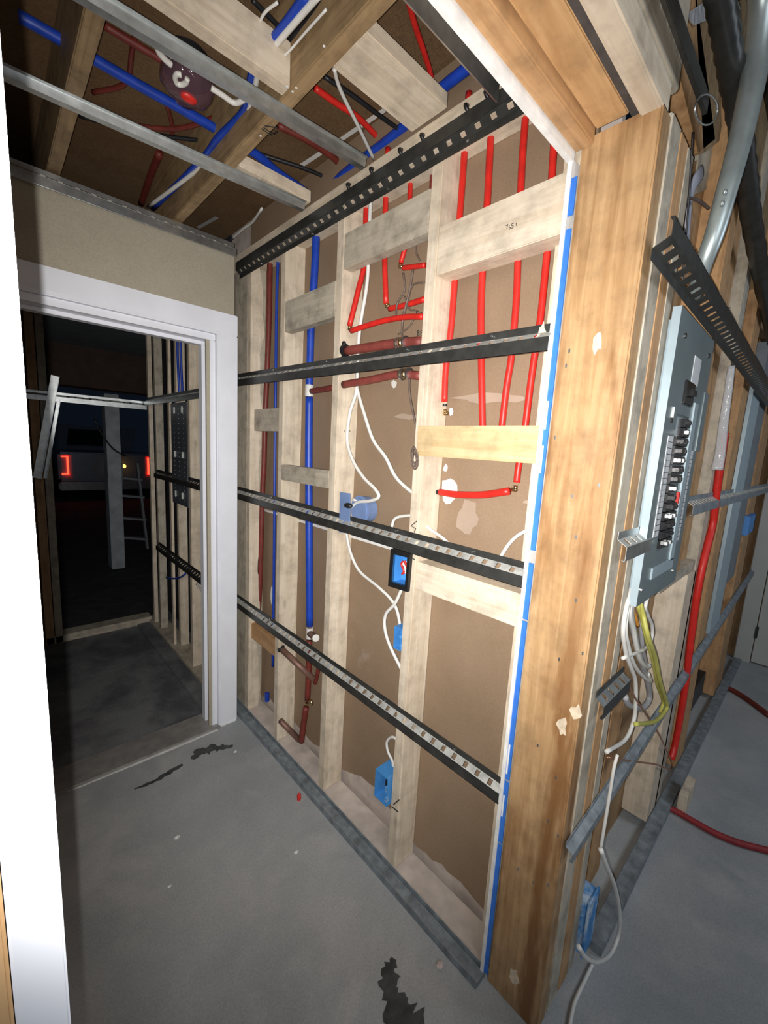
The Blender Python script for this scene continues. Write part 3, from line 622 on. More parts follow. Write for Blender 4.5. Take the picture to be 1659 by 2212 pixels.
cc('curved red pipe overhead behind the first furring strip', [(600, 270), (660, 300), (720, 340), (745, 372)], 14, 2.41, DRED, 'ceiling_pipe', 'pipe')
gl = 'dim red pipes overhead at the upper left'
cc('broad dim red pipe overhead above the wrapped light box', [(225, 55), (300, 100), (365, 140), (400, 175)], 15, 2.41, DRED, 'ceiling_pipe', 'pipe', gl)
cc('dim red pipe overhead crossing down to the wrapped light box', [(295, 60), (285, 110), (270, 180), (200, 200)], 10, 2.42, DRED, 'ceiling_pipe', 'pipe', gl)
cc('long bowed red pipe overhead below the thick blue one', [(190, 255), (280, 270), (380, 278), (460, 255), (490, 225)], 10, 2.41, DRED, 'ceiling_pipe', 'pipe', gl)
cc('short dim red pipe overhead crossing the bowed one', [(360, 225), (372, 275), (368, 325)], 9, 2.42, DRED, 'ceiling_pipe', 'pipe', gl)
cc('dim maroon pipe overhead near the door wall track', [(345, 330), (325, 380), (305, 440)], 14, 2.43, DRED, 'ceiling_pipe', 'pipe', gl)
cc('dark maroon pipe overhead beside the left joist', [(100, 260), (95, 320), (100, 375)], 13, 2.42, DRED, 'ceiling_pipe', 'pipe', gl)
cc('short orange red pipe overhead near the wall corner', [(535, 545), (555, 500), (600, 480)], 16, 2.42, DRED, 'ceiling_pipe', 'pipe', gl)
gcb = 'cables strapped along the tan joist'
cc('blue cable in the bundle along the tan joist overhead', [(664, -12), (620, 50), (565, 118), (545, 160), (535, 215), (520, 250), (470, 300), (432, 350), (330, 450)], 17, 2.32, BLUE, 'ceiling_cable', 'cable', gcb)
cc('white cable in the middle of the bundle along the tan joist', [(690, -12), (640, 45), (585, 110), (560, 150), (545, 215), (525, 262), (470, 325), (420, 372), (320, 447)], 11, 2.31, CABLE, 'ceiling_cable', 'cable', gcb)
cc('grey cable in the bundle along the tan joist', [(680, -12), (630, 45), (577, 114), (552, 150), (540, 225), (500, 290), (450, 340)], 11, 2.335, GCABLE, 'ceiling_cable', 'cable', gcb)
cc('black cable in the bundle along the tan joist', [(715, -12), (660, 50), (600, 115), (575, 150), (540, 250), (500, 300), (470, 335)], 12, 2.345, BCABLE, 'ceiling_cable', 'cable', gcb)
cc('loose white cable dangling beside the bundle at the top', [(600, 5), (570, 30), (555, 70), (545, 110)], 6, 2.33, CABLE, 'ceiling_cable', 'cable', gcb)
cc('outermost white cable of the bundle nearest the joist edge', [(705, 20), (660, 70), (620, 115), (585, 138)], 5, 2.30, CABLE, 'ceiling_cable', 'cable', gcb)
cc('black cable overhead sagging across the brown boards', [(170, 250), (260, 275), (330, 290), (420, 302), (470, 305)], 8, 2.40, BCABLE, 'ceiling_cable', 'cable')
cc('black cable overhead right of the tan joist, under the boards', [(545, 328), (600, 345), (660, 365), (715, 388)], 8, 2.40, BCABLE, 'ceiling_cable', 'cable')
cc('black cable overhead beside the wide flat pale block', [(700, 165), (760, 205), (820, 250), (870, 285)], 9, 2.36, BCABLE, 'ceiling_cable', 'cable')
cc('white cable overhead crossing in front of the pale strip', [(722, 148), (730, 180), (745, 215), (775, 275), (808, 345)], 8, 2.33, CABLE, 'ceiling_cable', 'cable')
cc('thin white cable overhead in the last bay by the corner', [(566, 450), (545, 480), (525, 495), (502, 515)], 5, 2.36, CABLE, 'ceiling_cable', 'cable')
cc('dark blue cable overhead at the top edge left of the bundle', [(545, 0), (575, 30), (600, 55)], 10, 2.40, BCABLE, 'ceiling_cable', 'cable')
def strap(lab, a, b, wpx, z, mat=CABLE): p, q = at(*a, 2, z), at(*b, 2, z); r = rpx(p, wpx); return mk('steel_strap', obox(p, q, (0, 0, 1), -.001, .001, -r, r), mat, label=lab, cat='strap')
strap('pale strap overhead crossing behind the dangling white cable', (736, 302), (830, 238), 9, 2.42); strap('pale strap overhead between the black cable and the thick blue pipe', (652, 357), (692, 331), 9, 2.42)
strap('pale strap overhead below the thick blue pipe', (598, 404), (612, 392), 7, 2.42); strap('dim strap overhead near the wall track', (428, 492), (468, 470), 7, 2.42, GCABLE)
# wrapped light box
lbx = thing('wrapped_light_box', 'ceiling light box wrapped in clear plastic with white cables curling out', 'light box', at(405, 170, 2, 2.34))
c = at(405, 168, 2, 2.33); mk('round_box', cyl(c + Vector((0, 0, .05)), c, .055, 24), BLACKP, lbx)
bm = ball(c - Vector((0, 0, .012)), .062, sc=(1.05, 1.05, .7), sub=3); r_ = random.Random(2)
for v in bm.verts: v.co += Vector((r_.uniform(-1, 1), r_.uniform(-1, 1), r_.uniform(-1, 1))) * .005
mk('plastic_wrap', bm, PLASTIC, lbx, smooth=True)
mk('red_insert', ball(c - Vector((0, .004, .048)), .017, sc=(1.4, 1, .6)), RED, lbx, smooth=True)
zc = 2.262
mk('cable_curl', tube([at(x, y, 2, zc) for x, y in ((392, 162), (383, 160), (378, 168), (382, 180), (392, 183), (402, 178), (405, 170))], .006, 8), CABLE, lbx, smooth=True)
mk('white_lead', tube([at(x, y, 2, zc + .03) for x, y in ((336, 88), (342, 110), (356, 128), (370, 140))], .007, 8), CABLE, lbx, smooth=True)
mk('white_lead', tube([at(x, y, 2, zc + .03) for x, y in ((350, 90), (358, 108), (372, 122))], .006, 8), CABLE, lbx, smooth=True)
mk('white_lead', tube([at(x, y, 2, zc + .02) for x, y in ((456, 190), (480, 205), (505, 222), (522, 218), (532, 208))], .007, 8), CABLE, lbx, smooth=True)
bm = bmesh.new()
for s in ([(565, 278), (585, 292)], [(569, 275), (590, 290), (597, 284)], [(572, 272), (600, 276)]): tube(pp(s, 2, ZJ - .001), .0014, 5, bm=bm, smooth=False)
mk('pen_marks', bm, INK, label='black pen strokes on the underside of the tan joist', cat='writing')
# paint chips on timber underside
bm = bmesh.new(); r_ = random.Random(9)
for (x, y) in ((620, 187), (632, 198), (640, 190), (563, 294), (597, 255), (560, 385), (700, 100)):
    ball(at(x, y, 2, ZJ - .001), .0035, bm=bm, sc=(1, 1, .3), sub=1)
mk('paint_spatter', bm, WHITE2, label='white paint spatter under the tan joist', cat='spatter', kind='stuff')

# ------------------------------------------------------------------ panel side
mk('wall_side_sheathing', box(1.10, 3.6, YPB, YPB + .02, 0, 2.5), SHEATH, kind='structure')
# breaker panel
px0, px1, pz0, pz1 = 1.095, 1.455, 1.062, 1.735
bpn = thing('breaker_panel', 'grey enamel breaker panel with two rows of black breakers', 'electrical panel', (1.31, .29, pz0))
mk('panel_can', box(px0 + .02, px1 - .03, YP - .012, YP + .06, pz0 + .02, pz1 - .02), PANEL2, bpn)
bm = bmesh.new(); yf = .2685
# cover frame around the breaker window
wx0, wx1, wz0, wz1 = px0 + .098, px0 + .222, 1.185, 1.520
for b_ in ((px0, wx0, pz0, pz1), (wx1, px1, pz0, pz1), (wx0, wx1, pz0, wz0), (wx0, wx1, wz1, pz1)): box(b_[0], b_[1], yf, yf + .002, b_[2], b_[3], bm=bm)
mk('panel_cover', bm, PANEL, bpn)
mk('cover_side', box(px0 - .0015, px0, yf, YP - .005, pz0, pz1), PANEL2, bpn, label='light blue grey side edge')
bm = bmesh.new(); box(wx1 + .015, wx1 + .055, yf - .004, yf, 1.14, 1.56, .001, bm=bm); box(wx0 - .02, wx1 + .055, yf - .004, yf, 1.115, 1.145, .001, bm=bm)
mk('raised_rim', bm, PANEL2, bpn, label='light raised rim around the breaker window')
mk('window_tray', box(wx0, wx1, yf + .012, yf + .016, wz0, wz1), BLACKP, bpn)
main = mk('main_breaker', box(wx0 + .02, wx1 - .02, yf - .006, yf + .012, 1.545, 1.60, .002), BREAK, bpn); mk('toggle', box(wx0 + .045, wx1 - .045, yf - .016, yf - .006, 1.565, 1.58, .001), BREAK, main)
n = 14
for k in range(n):
    z = wz0 + .006 + k * (wz1 - wz0 - .01) / n
    for s in (0, 1):
        if s == 1 and k in (5, 6): continue
        if s == 0 and k > 11: continue
        xa = wx0 + .004 + s * .060; br = mk('breaker', box(xa, xa + .056, yf - .005, yf + .012, z, z + .021, .0015), BREAK, bpn)
        mk('breaker_toggle', box(xa + (.034 if s == 0 else .008), xa + (.050 if s == 0 else .024), yf - .013, yf - .005, z + .006, z + .015, .001), BREAK if k % 3 else GALV, br)
mk('red_breaker_tag', box(wx1 - .012, wx1, yf - .006, yf, 1.30, 1.33), RED, bpn)
def directory(x0, x1, z0, z1, rows):
    L_ = mk('circuit_directory', box(x0, x1, yf - .0012, yf, z0, z1), LABELM, bpn); bm = bmesh.new()
    for i in range(rows): z = z0 + (z1 - z0) * (i + 1) / (rows + 1); box(x0 + .002, x1 - .002, yf - .0018, yf - .0012, z, z + .0012, bm=bm)
    box(x0 + (x1 - x0) * .28, x0 + (x1 - x0) * .28 + .001, yf - .0018, yf - .0012, z0, z1 - .04, bm=bm); mk('ruled_lines', bm, INK, L_)
directory(wx0 - .052, wx0 - .010, 1.225, 1.465, 16); directory(wx1 + .060, wx1 + .095, 1.19, 1.44, 20)
mk('warning_label', box(wx0 + .075, wx0 + .145, yf - .0012, yf, 1.60, 1.665), LABELM, bpn, label='faded paper notice')
for (x, z) in ((px0 + .055, pz1 - .05), (px1 - .045, pz1 - .045), (px0 + .05, 1.50), (px0 + .02, 1.10), (px1 - .05, 1.10)): mk('cover_screw', cyl((x, yf - .003, z), (x, yf, z), .006, 10), BLKST if z > 1.3 else GALV, bpn)
mk('panel_door_latch', box(wx0 - .045, wx0 - .035, yf - .003, yf, 1.50, 1.53), GALV, bpn)
mk('hinge_flange', box(px1 - .02, px1 + .03, yf - .002, yf, 1.44, 1.60), PANEL, bpn)
# studs and boards to the right
gs = 'studs along the panel wall'
def rs(x0, x1, mat, lab, z0=.03, z1=2.47, y0=YP, y1=YPB, name='wall_stud', cat='stud'): return mk(name, box(x0, x1, y0, y1, z0, z1, .002), mat, label=lab, cat=cat, group=gs)
rs(1.52, 1.60, ORANGE['Z'], 'orange stud edge right of the breaker panel upper half', 1.06, 2.47)
rs(1.76, 1.90, PINE['Z'], 'pale stud with grey edge below the panel, beside the red hose', .03, 1.019)
rs(1.60, 1.86, ORANGE['Z'], 'broad orange board between breaker panel and red hose', 1.06, 2.47, YP + .03)
rs(1.875, 1.965, GREY['Z'], 'thin grey stud edge just left of the red hose', .03, 2.47)
rs(2.20, 2.36, ORANGE['Z'], 'brownish stud edge just right of the red hose', .03, 2.4)
rs(2.42, 2.68, PANEL2, 'painted pale grey strip board on the panel wall', .62, 1.75, YP - .008, YP + .006, 'painted_strip', 'board')
rs(2.72, 3.02, GREYW, 'dull blue grey board right of the pale strip', .80, 2.0, YP, YPB, 'grey_board', 'board')
rs(3.10, 3.40, ORANGE['Z'], 'brown stud beside the far grey door')
rs(1.30, 1.42, ORANGE['Z'], 'brown stud piece down behind the cables below the panel', .03, 1.0, YP + .05)
mk('blocking_board', box(1.42, 1.90, YP + .004, YPB, 1.020, 1.058, .002), GREY['X'], label='grey block flat under the breaker panel', cat='board', group=gs)
mk('side_floor_track', box(1.18, 3.9, .245, .289, 0, .03, .002), TRACKM, label='dusty steel floor track along the foot of the panel wall', cat='track')
# rails on the panel wall
gp = 'rails on the panel wall'
channel('furring_channel', 'black steel rail sticking out past the post in front of the panel top', (.862, .270, 1.812), (3.2, .270, 1.768), (0, -1, 0), (0, 0, -1), .062, .028, BLKST, BLKST, group=gp, pitch=.045, solid=.028, slot=(.2, .8))
channel('furring_channel', 'grey steel rail right of the breaker panel at breaker height', (1.53, YP - .002, 1.252), (3.9, YP - .002, 1.252), (0, -1, 0), (0, 0, 1), .055, .020, TRACKM, LITZINC, group=gp)
channel('furring_channel', 'long grey steel rail rising into the distance at knee height', (.90, YP - .002, .500), (3.9, YP - .002, .66), (0, -1, 0), (0, 0, 1), .042, .018, TRACKM, TRACKM, group=gp, pitch=.5, solid=.5)
channel('furring_channel', 'short cut rail stub just left of the breaker panel bottom', (.955, YP - .002, 1.195), (1.13, YP - .002, 1.195), (0, -1, 0), (0, 0, 1), .058, .020, GALV, LITZINC, group=gp)
channel('furring_channel', 'short dark rail stub left of the cable bundle', (.96, YP - .002, .83), (1.14, YP - .002, .83), (0, -1, 0), (0, 0, 1), .058, .020, BLKST, GALV, group=gp)
# cables below the panel
gk = 'cables leaving the bottom of the breaker panel'
def kc(lab, pts, wpx, Y, mat):
    if pts[0][1] < 1345: pts = [(pts[0][0] + 26, 1225, .30)] + list(pts)
    return mk('panel_cable', tube(pp(pts, 1, Y), rpx(at(*pts[len(pts) // 2][:2], 1, Y), wpx * .85), 10), mat, smooth=True, label=lab, cat='cable', group=gk)
kc('yellow cable bowing right below the breaker panel', [(1385, 1290, .285), (1390, 1330, .275), (1400, 1375), (1415, 1420), (1425, 1470), (1438, 1512), (1440, 1530), (1420, 1555), (1400, 1562), (1372, 1564)], 10, .258, YCABLE)
kc('second yellow cable just left of the first', [(1379, 1295, .287), (1386, 1335, .282), (1396, 1380, .275), (1410, 1425), (1420, 1480), (1432, 1515), (1425, 1540)], 9, .270, YCABLE)
kc('long white cable curving down left from the panel', [(1348, 1340), (1350, 1400), (1362, 1440), (1372, 1470), (1373, 1520), (1368, 1560), (1350, 1598), (1310, 1624)], 10, .282, CABLE)
kc('white cable with a hooked end below the panel', [(1352, 1340), (1358, 1400), (1372, 1440), (1390, 1462), (1405, 1472), (1400, 1455)], 10, .287, CABLE)
kc('thick grey cable curling into a hook', [(1362, 1310), (1372, 1380), (1385, 1430), (1400, 1480), (1402, 1510), (1385, 1530), (1358, 1522), (1350, 1505)], 14, .295, GCABLE)
kc('white cable straight down the left of the bundle', [(1360, 1312), (1368, 1360), (1380, 1420), (1395, 1440), (1402, 1438)], 12, .291, CABLE)
kc('white cable looping out at the right of the bundle', [(1396, 1300), (1398, 1325), (1408, 1350), (1408, 1375), (1395, 1400), (1345, 1422)], 8, .284, CABLE)
kc('orange cable short piece at the top of the bundle', [(1368, 1305), (1372, 1330), (1378, 1352)], 9, .292, OCABLE)
kc('grey white cable behind the yellow one', [(1392, 1305), (1385, 1350), (1388, 1400), (1396, 1440), (1393, 1445)], 10, .297, GCABLE)
mk('copper_wire', tube(pp([(1356, 1468), (1366, 1498), (1400, 1550), (1425, 1590), (1448, 1640), (1448, 1662), (1420, 1652), (1370, 1645), (1312, 1636)], 1, .275), .0028, 8), COPPER, smooth=True, label='bare copper wire bent below the cable bundle', cat='wire')
kc('white cable running down past the knee height rail', [(1334, 1630), (1326, 1660), (1318, 1710), (1303, 1800), (1298, 1830)], 8, .25, CABLE)
kc('long white cable looping near the floor around the low blue box', [(1298, 1835), (1310, 1870), (1328, 1915), (1338, 1970), (1336, 2020), (1318, 2062), (1290, 2078), (1265, 2068), (1250, 2045)], 9, .215, CABLE)
cable('white cable lying on the floor at the corner of the post', [at(1282, 2078, 2, .006), at(1262, 2120, 2, .006), at(1240, 2170, 2, .006), at(1228, 2230, 2, .006)], 8, mat=CABLE, name='floor_cable')
xx0, xx1 = 1.102, 1.165; zz0, zz1 = at(1275, 2005, 1, .285).z, at(1275, 1925, 1, .285).z
lbx2 = thing('outlet_box', 'plaster smeared blue outlet box near the floor right of the timber post', 'electrical box', ((xx0 + xx1) / 2, .30, zz0))
mk('box_shell', box(xx0, xx1, .275, .34, zz0, zz1, .004), BOXP, lbx2); mk('box_rim', box(xx0 - .004, xx1 + .004, .270, .276, zz0 - .004, zz1 + .004, .002), BOXP, lbx2)
# red hose / riser on the panel wall
mk('red_hose', tube(pp([(1566, 935), (1560, 975), (1551, 1040), (1546, 1080), (1540, 1130), (1528, 1180), (1516, 1230), (1505, 1290), (1498, 1340), (1490, 1400), (1483, 1460), (1474, 1520), (1460, 1600), (1450, 1640)], 1, .278), .012, 12), RED, smooth=True, label='thick red pipe running up the panel wall right of the panel', cat='pipe')
mk('vapour_sleeve', tube(pp([(1580, 790), (1572, 850), (1562, 920), (1555, 980), (1548, 1015)], 1, .276), [.010, .018], 8, flat=.5), PLASTICW, smooth=True, label='crumpled clear plastic sleeve above the thick red pipe', cat='plastic sheet')
mk('floor_hose', tube([at(x, y, 2, .012) for x, y in ((1435, 1740), (1465, 1755), (1500, 1775), (1545, 1800), (1600, 1822), (1670, 1840))], .012, 10), HOSE, smooth=True, label='red hose lying across the floor at the lower right', cat='hose')
mk('floor_hose', tube([at(x, y, 2, .012) for x, y in ((1540, 1478), (1575, 1488), (1610, 1508), (1665, 1548))], .016, 10), DRED, smooth=True, label='dark red hose on the floor near the far grey door', cat='hose')
# outlet black opening
bx = at(1520, 1500, 1, .285); mk('black_outlet', box(bx.x - .12, bx.x + .16, .310, .3775, bx.z - .06, bx.z + .06), BLACKP, label='black outlet hole low on the brown boards beyond the rail', cat='outlet')
mk('blue_outlet_box', box(3.05, 3.30, .27, .33, 1.03, 1.14, .004), BOXB, label='blue box beside the frame of the far grey door', cat='electrical box')
# far door of the side room
xd = at(1585, 1420, 2, 0).x
d2 = thing('door_2', 'x', 'door', (xd, -.2, 0)); del d2['label']; del d2['category']; d2['kind'] = 'structure'
yd = at(1585, 1420, 2, 0).y
mk('door_frame', box(xd - .03, xd + .05, yd - .09, yd, 0, 2.0, .004), DOORM, d2)
mk('door_leaf', box(xd - .005, xd + .04, yd - 1.0, yd - .095, .01, 1.95, .003), DOORM, d2)
for z in (.20, 1.0, 1.75): mk('hinge', box(xd - .035, xd - .004, yd - .105, yd - .088, z, z + .08), BLKST, d2)
mk('wall_side_far', box(xd + .05, xd + .1, yd - 3, 2.0, 0, 2.5), SHEATH, kind='structure')
# corner scraps
mk('wood_scrap', box(1.95, 2.10, .20, .23, 0, .09, .002), PINE['Z'], label='pale wood scrap standing against the panel wall foot', cat='scrap')
q = [at(x, y, 1, .30) for x, y in ((1292, 1962), (1330, 1990), (1318, 2045), (1280, 2020))]; mk('cardboard_scrap', prism(q, (0, 1, 0), .004), PLATEW, label='pinkish torn drywall scrap beside the low blue box', cat='scrap')
# conduit, duct, overhead parts at the right
cd = thing('steel_conduit', 'shiny thick steel conduit curving down behind the black rail', 'conduit', at(1510, 600, 1, .31))
cpts = [at(x, y, 1, v) for x, y, v in ((1652, -60, .225), (1646, 30, .225), (1634, 130, .225), (1615, 230, .225), (1592, 330, .228), (1570, 410, .232), (1545, 500, .24), (1520, 570, .255), (1500, 640, .275))]
mk('conduit_run', tube(cpts, [rpx(cpts[1], 56), rpx(cpts[6], 32)], 20), COND, cd, smooth=True)
for x, y in ((1566, 415), (1560, 440)): c = at(x, y, 1, .222); mk('dent', ball(c, .006, sc=(1, .6, 1)), COND, cd, smooth=True)
dpts = [at(x, y, 1, .262) for x, y in ((1550, -40), (1566, 60), (1581, 160), (1598, 260), (1612, 380), (1624, 480), (1645, 600), (1672, 740))]
mk('black_duct', tube(dpts, [rpx(dpts[1], 52), rpx(dpts[6], 30)], 24, ridges=.05), BLKST, smooth=True, label='black ribbed cable duct hanging at the upper right', cat='duct')
gq = 'overhead lumber at the upper right'
def ov(lab, quad, Y, mat, t=.03, name='overhead_board', cat='board'):
    return mk(name, prism([at(x, y, 1, Y) for x, y in quad], (0, 1, 0), t), mat, label=lab, cat=cat, group=gq)
ov('orange brown board above the dark header rail at the upper right', [(1418, -40), (1500, -40), (1545, 300), (1508, 330)], .345, ORANGE['Z'])
ov('darker brown board next to the grey patch at the upper right', [(1500, -40), (1545, -40), (1560, 300), (1520, 330)], .345, DKW['Z'])
ov('grey drywall patch behind the wire loop at the upper right', [(1545, 60), (1570, 90), (1600, 380), (1500, 420), (1515, 300)], .358, GREY['Z'], .01, 'drywall_patch', 'patch')
ov('orange board behind the steel conduit', [(1490, 350), (1560, 330), (1560, 700), (1470, 600)], .362, ORANGE['Z'])
ov('brown board right of the steel conduit', [(1560, 480), (1620, 560), (1640, 900), (1560, 800)], .362, ORANGE['Z'], .014)
ov('dark plank at the far upper right edge', [(1600, 0), (1720, -40), (1760, 900), (1640, 700)], .30, DKW['Z'])
mk('ceiling_side', box(-1.6, 6.0, -2.6, .285, 2.48, 2.50), DECK, kind='structure')
# paper ring & flap
wr2 = [at(1525 + 24 * math.cos(a), 237 + 33 * math.sin(a), 1, .262) for a in [i * math.pi / 10 for i in range(21)]]
mk('wire_loop', tube(wr2, .0016, 6), GALV, smooth=True, label='thin steel wire loop hanging off the end of the dark header rail', cat='wire')
mk('black_wire', tube(pp([(1496, 285), (1490, 400), (1478, 560), (1472, 640)], 1, .288), .0018, 6), BCABLE, smooth=True, label='thin black cord hanging from the dark header rail', cat='cord')
mk('white_flat_strap', tube(pp([(1516, 372), (1500, 395), (1490, 430), (1484, 500), (1480, 560)], 1, .35), .018, 10, flat=.3, flatdir=(0, 1, 0)), plain('lilac_white_strap', (.42, .44, .52), .6), smooth=True, label='wide flat pale strap beside the orange lumber at the upper right', cat='strap')
mk('black_wire', tube(pp([(1483, 428), (1500, 430), (1515, 438), (1530, 450)], 1, .33), .004, 8), BRWIRE, smooth=True, label='brown wire crossing over the wide pale strap', cat='cord')
pl = [at(x, y, 1, .34) for x, y in ((1482, 30), (1520, 5), (1535, 40), (1500, 55))]; mk('plastic_scrap', prism(pl, (0, 1, 0), .002), PLASTICW, label='translucent plastic scrap stapled to overhead boards at upper right', cat='plastic sheet')
nl = at(1552, 662, 1, .29); mk('bent_nail', cyl(nl, nl + Vector((.03, -.02, 0)), .002, 6), GALV, label='nail sticking out right of the panel top', cat='nail')

# ------------------------------------------------------------------ entry room beyond the door
X2 = .82
def es(a, b, yrow, mat, lab, z0=0.03, z1=2.2, x0=X2, x1=None):
    """front edge starts at pixel a; the near side face runs back as far as pixel b"""
    y1 = at(a, yrow, 0, x0).y; y0 = y1 - .035; x1 = at(b, yrow, 1, y0).x
    return mk('entry_stud', box(x0, max(x1, x0 + .015), y0, y1, z0, z1, .002), mat, label=lab, cat='stud', group='studs of the entry room wall')
es(319, 331, 900, PINE['Z'], 'pale corner stud at the far side of the dark entry room')
es(333, 353, 900, GREY['Z'], 'grey stud next to the far corner of the entry room', x0=X2 + .004)
es(362, 369, 900, PINE['Z'], 'thin pale stud just left of the perforated steel board')
es(405, 436, 900, PINE['Z'], 'pale stud just right of the perforated steel board in the entry room')
es(374, 398, 700, PINE['Z'], 'pale stud behind the perforated steel board', x0=X2 + .03)
mk('wall_entry', box(X2 + .165, X2 + .18, 2.31, 3.5, 0, 2.45), plain('black_backing_wall', (.02, .021, .028), .9), kind='structure')  # plain black backing seen in the gaps between the entry studs
mk('entry_bottom_plate', box(X2 - .02, X2 + .09, YD + .12, 3.4, 0, .03), GREY['Y'], label='grey bottom plate under the entry room studs', cat='plate')
mk('entry_curb', box(X2 - .10, X2 - .02, YD + .13, 3.34, 0, .016, .004), CONC2, label='rough concrete curb along the entry room wall', cat='curb')
pb = thing('perforated_board', 'dark grey perforated steel board on the entry room studs', 'board', at(388, 980, 0, X2 - .012))
y1, y0 = at(370, 900, 0, X2 - .01).y, at(404, 900, 0, X2 - .01).y; z0, z1 = at(390, 1090, 0, X2 - .01).z, at(385, 870, 0, X2 - .01).z
mk('board_sheet', box(X2 - .012, X2 - .009, y0, y1, z0, z1), PEG, pb)
for i in range(3):
    for k in range(20):
        yv = y0 + (y1 - y0) * (.2 + .3 * i); zv = z0 + (z1 - z0) * (.06 + .88 * k / 19); mk('punched_hole', box(X2 - .0132, X2 - .0121, yv - .003, yv + .003, zv - .003, zv + .003), PEG2, pb)
for (u, v) in ((.25, .93), (.75, .93), (.25, .5), (.75, .5), (.3, .1), (.75, .1)):
    yv = y0 + (y1 - y0) * u; zv = z0 + (z1 - z0) * v; mk('shelf_bracket', box(X2 - .02, X2 - .012, yv - .006, yv + .006, zv - .018, zv + .018), LITZINC, pb)
ge = 'rails in the entry room'
channel('furring_channel', 'bright steel rail high on the entry room stud wall', (X2, YD + .13, 1.60), (X2, 3.30, 1.60), (-1, 0, 0), (0, 0, 1), .055, .018, GALV, LITZINC, group=ge)
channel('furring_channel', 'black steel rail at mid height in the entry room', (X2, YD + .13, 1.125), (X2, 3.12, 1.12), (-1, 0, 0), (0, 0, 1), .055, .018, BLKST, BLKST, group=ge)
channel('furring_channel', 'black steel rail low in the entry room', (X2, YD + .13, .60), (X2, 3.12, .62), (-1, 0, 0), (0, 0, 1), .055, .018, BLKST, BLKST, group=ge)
channel('furring_channel', 'steel rail crossing the dark outer doorway at head height', (.16, 3.335, 1.575), (.82, 3.335, 1.575), (0, -1, 0), (0, 0, 1), .055, .018, GALV, LITZINC, group=ge)
# outer doorway framing
og = 'framing of the outer doorway'
lx = at(140, 1365, 1, 3.34).x
mk('doorway_stud', box(lx - .10, lx - .055, 3.34, 3.43, 0, 2.3, .002), ORANGE['Z'], label='brown stud at the left of the dark outer doorway', cat='stud', group=og)
mk('doorway_stud', box(lx - .05, lx - .01, 3.34, 3.43, 0, 2.3, .002), GREY['Z'], label='grey stud lining the left of the dark outer doorway', cat='stud', group=og)
mk('doorway_sill', box(lx - .1, X2, 3.34, 3.45, 0, .05, .004), GREY['X'], label='grey sill across the foot of the outer doorway', cat='sill', group=og)
mk('wall_outer', box(-1.4, lx - .105, 3.34, 3.43, 0, 2.45), DECK, kind='structure')
mk('wall_outer_right', box(X2 + .18, 2.6, 3.34, 3.43, 0, 2.3), DECK, kind='structure')
def bar(lab, a, b, Y, wd): 
    p, q = at(*a, 1, Y), at(*b, 1, Y); T = thing('hanging_steel_strip', lab, 'steel strip', q, 'steel strips hanging in the entry room')
    mk('strip_body', obox(p, q, (0, 1, 0), -.001, .001, -wd, wd), GALV, T); mk('strip_flange', obox(p, q, (0, 1, 0), -.02, .001, wd - .002, wd), GALV, T)
bar('wide bent steel strip hanging at the left of the outer doorway', (119, 812), (80, 1033), 3.312, .020)
bar('thin steel strip hanging beside the wide bent one', (127, 862), (97, 1033), 3.312, .008)
cc_ = at(330, 712, 1, 3.2); mk('corner_bracket', obox(cc_ + Vector((-.08, .05, .05)), cc_ + Vector((0, 0, 0)), (0, 0, 1), -.012, .012, -.002, .002), GALV, label='shiny steel bracket end at the top far corner of the entry room', cat='bracket')
mk('corner_bracket', obox(cc_ + Vector((.05, -.28, .03)), cc_ + Vector((0, 0, 0)), (0, 0, 1), -.014, .014, -.002, .002), GALV, label='second shiny bracket end right of the first, top far corner', cat='bracket')
for i, (a, b) in enumerate((((385, 660), (388, 860)), ((392, 650), (394, 850)))): mk('blue_cable', tube([at(a[0], a[1], 0, X2 + .02), at((a[0] + b[0]) / 2 - 3, (a[1] + b[1]) / 2, 0, X2 + .015), at(b[0], b[1], 0, X2 + .02)], .007, 8), BLUE, smooth=True, label=('left' if i == 0 else 'right') + ' one of two dark blue cables above the perforated board', cat='cable')
mk('blue_cable', tube(pp([(400, 1240), (390, 1247), (375, 1250), (360, 1248)], 0, X2 - .005), .006, 8), BLUE, smooth=True, label='dark blue cable end poking out low in the entry room', cat='cable')
mk('white_entry_cable', tube(pp([(425, 1262), (435, 1275), (447, 1285)], 0, X2 - .005), .006, 8), CABLE, smooth=True, label='short white cable low in the entry room beside the door jamb', cat='cable')
# outside: porch, post, ladder, truck
mk('porch_post', box(*sorted((at(232, 1000, 1, 4.95).x, at(262, 1000, 1, 4.95).x)), 4.95, 5.12, 0, 1.78, .004), plain('grey_post_wrap', (.36, .40, .42), .6, 0, .25, 8), label='pale grey porch post outside the dark doorway', cat='post')
zt, zb_ = at(200, 752, 1, 4.9).z, at(200, 838, 1, 4.9).z
mk('porch_beam', box(-1.5, 4.0, 4.9, 5.15, zb_, zt, .004), DKBEAM, label='dark brown porch beam resting on the grey post', cat='beam')
mk('ceiling_porch', box(-1.5, 4.0, 3.44, 4.9, zt, zt + .03), GREYW, kind='structure')
ld = thing('step_ladder', 'dim step ladder outside behind the grey porch post', 'ladder', at(285, 1160, 1, 5.6))
for k, y in enumerate((1032, 1070, 1118, 1160)): p, q = at(262, y, 1, 5.6), at(306 + k * 4, y + 4, 1, 5.6); mk('ladder_step', obox(p, q, (0, 0, 1), -.012, .012, -.05, .05), GREYW, ld)
for a, b in (((262, 1000), (258, 1185)), ((296, 1000), (318, 1185))): mk('ladder_rail', obox(at(*a, 1, 5.6), at(*b, 1, 5.6), (1, 0, 0), -.012, .012, -.03, .03), GREYW, ld)
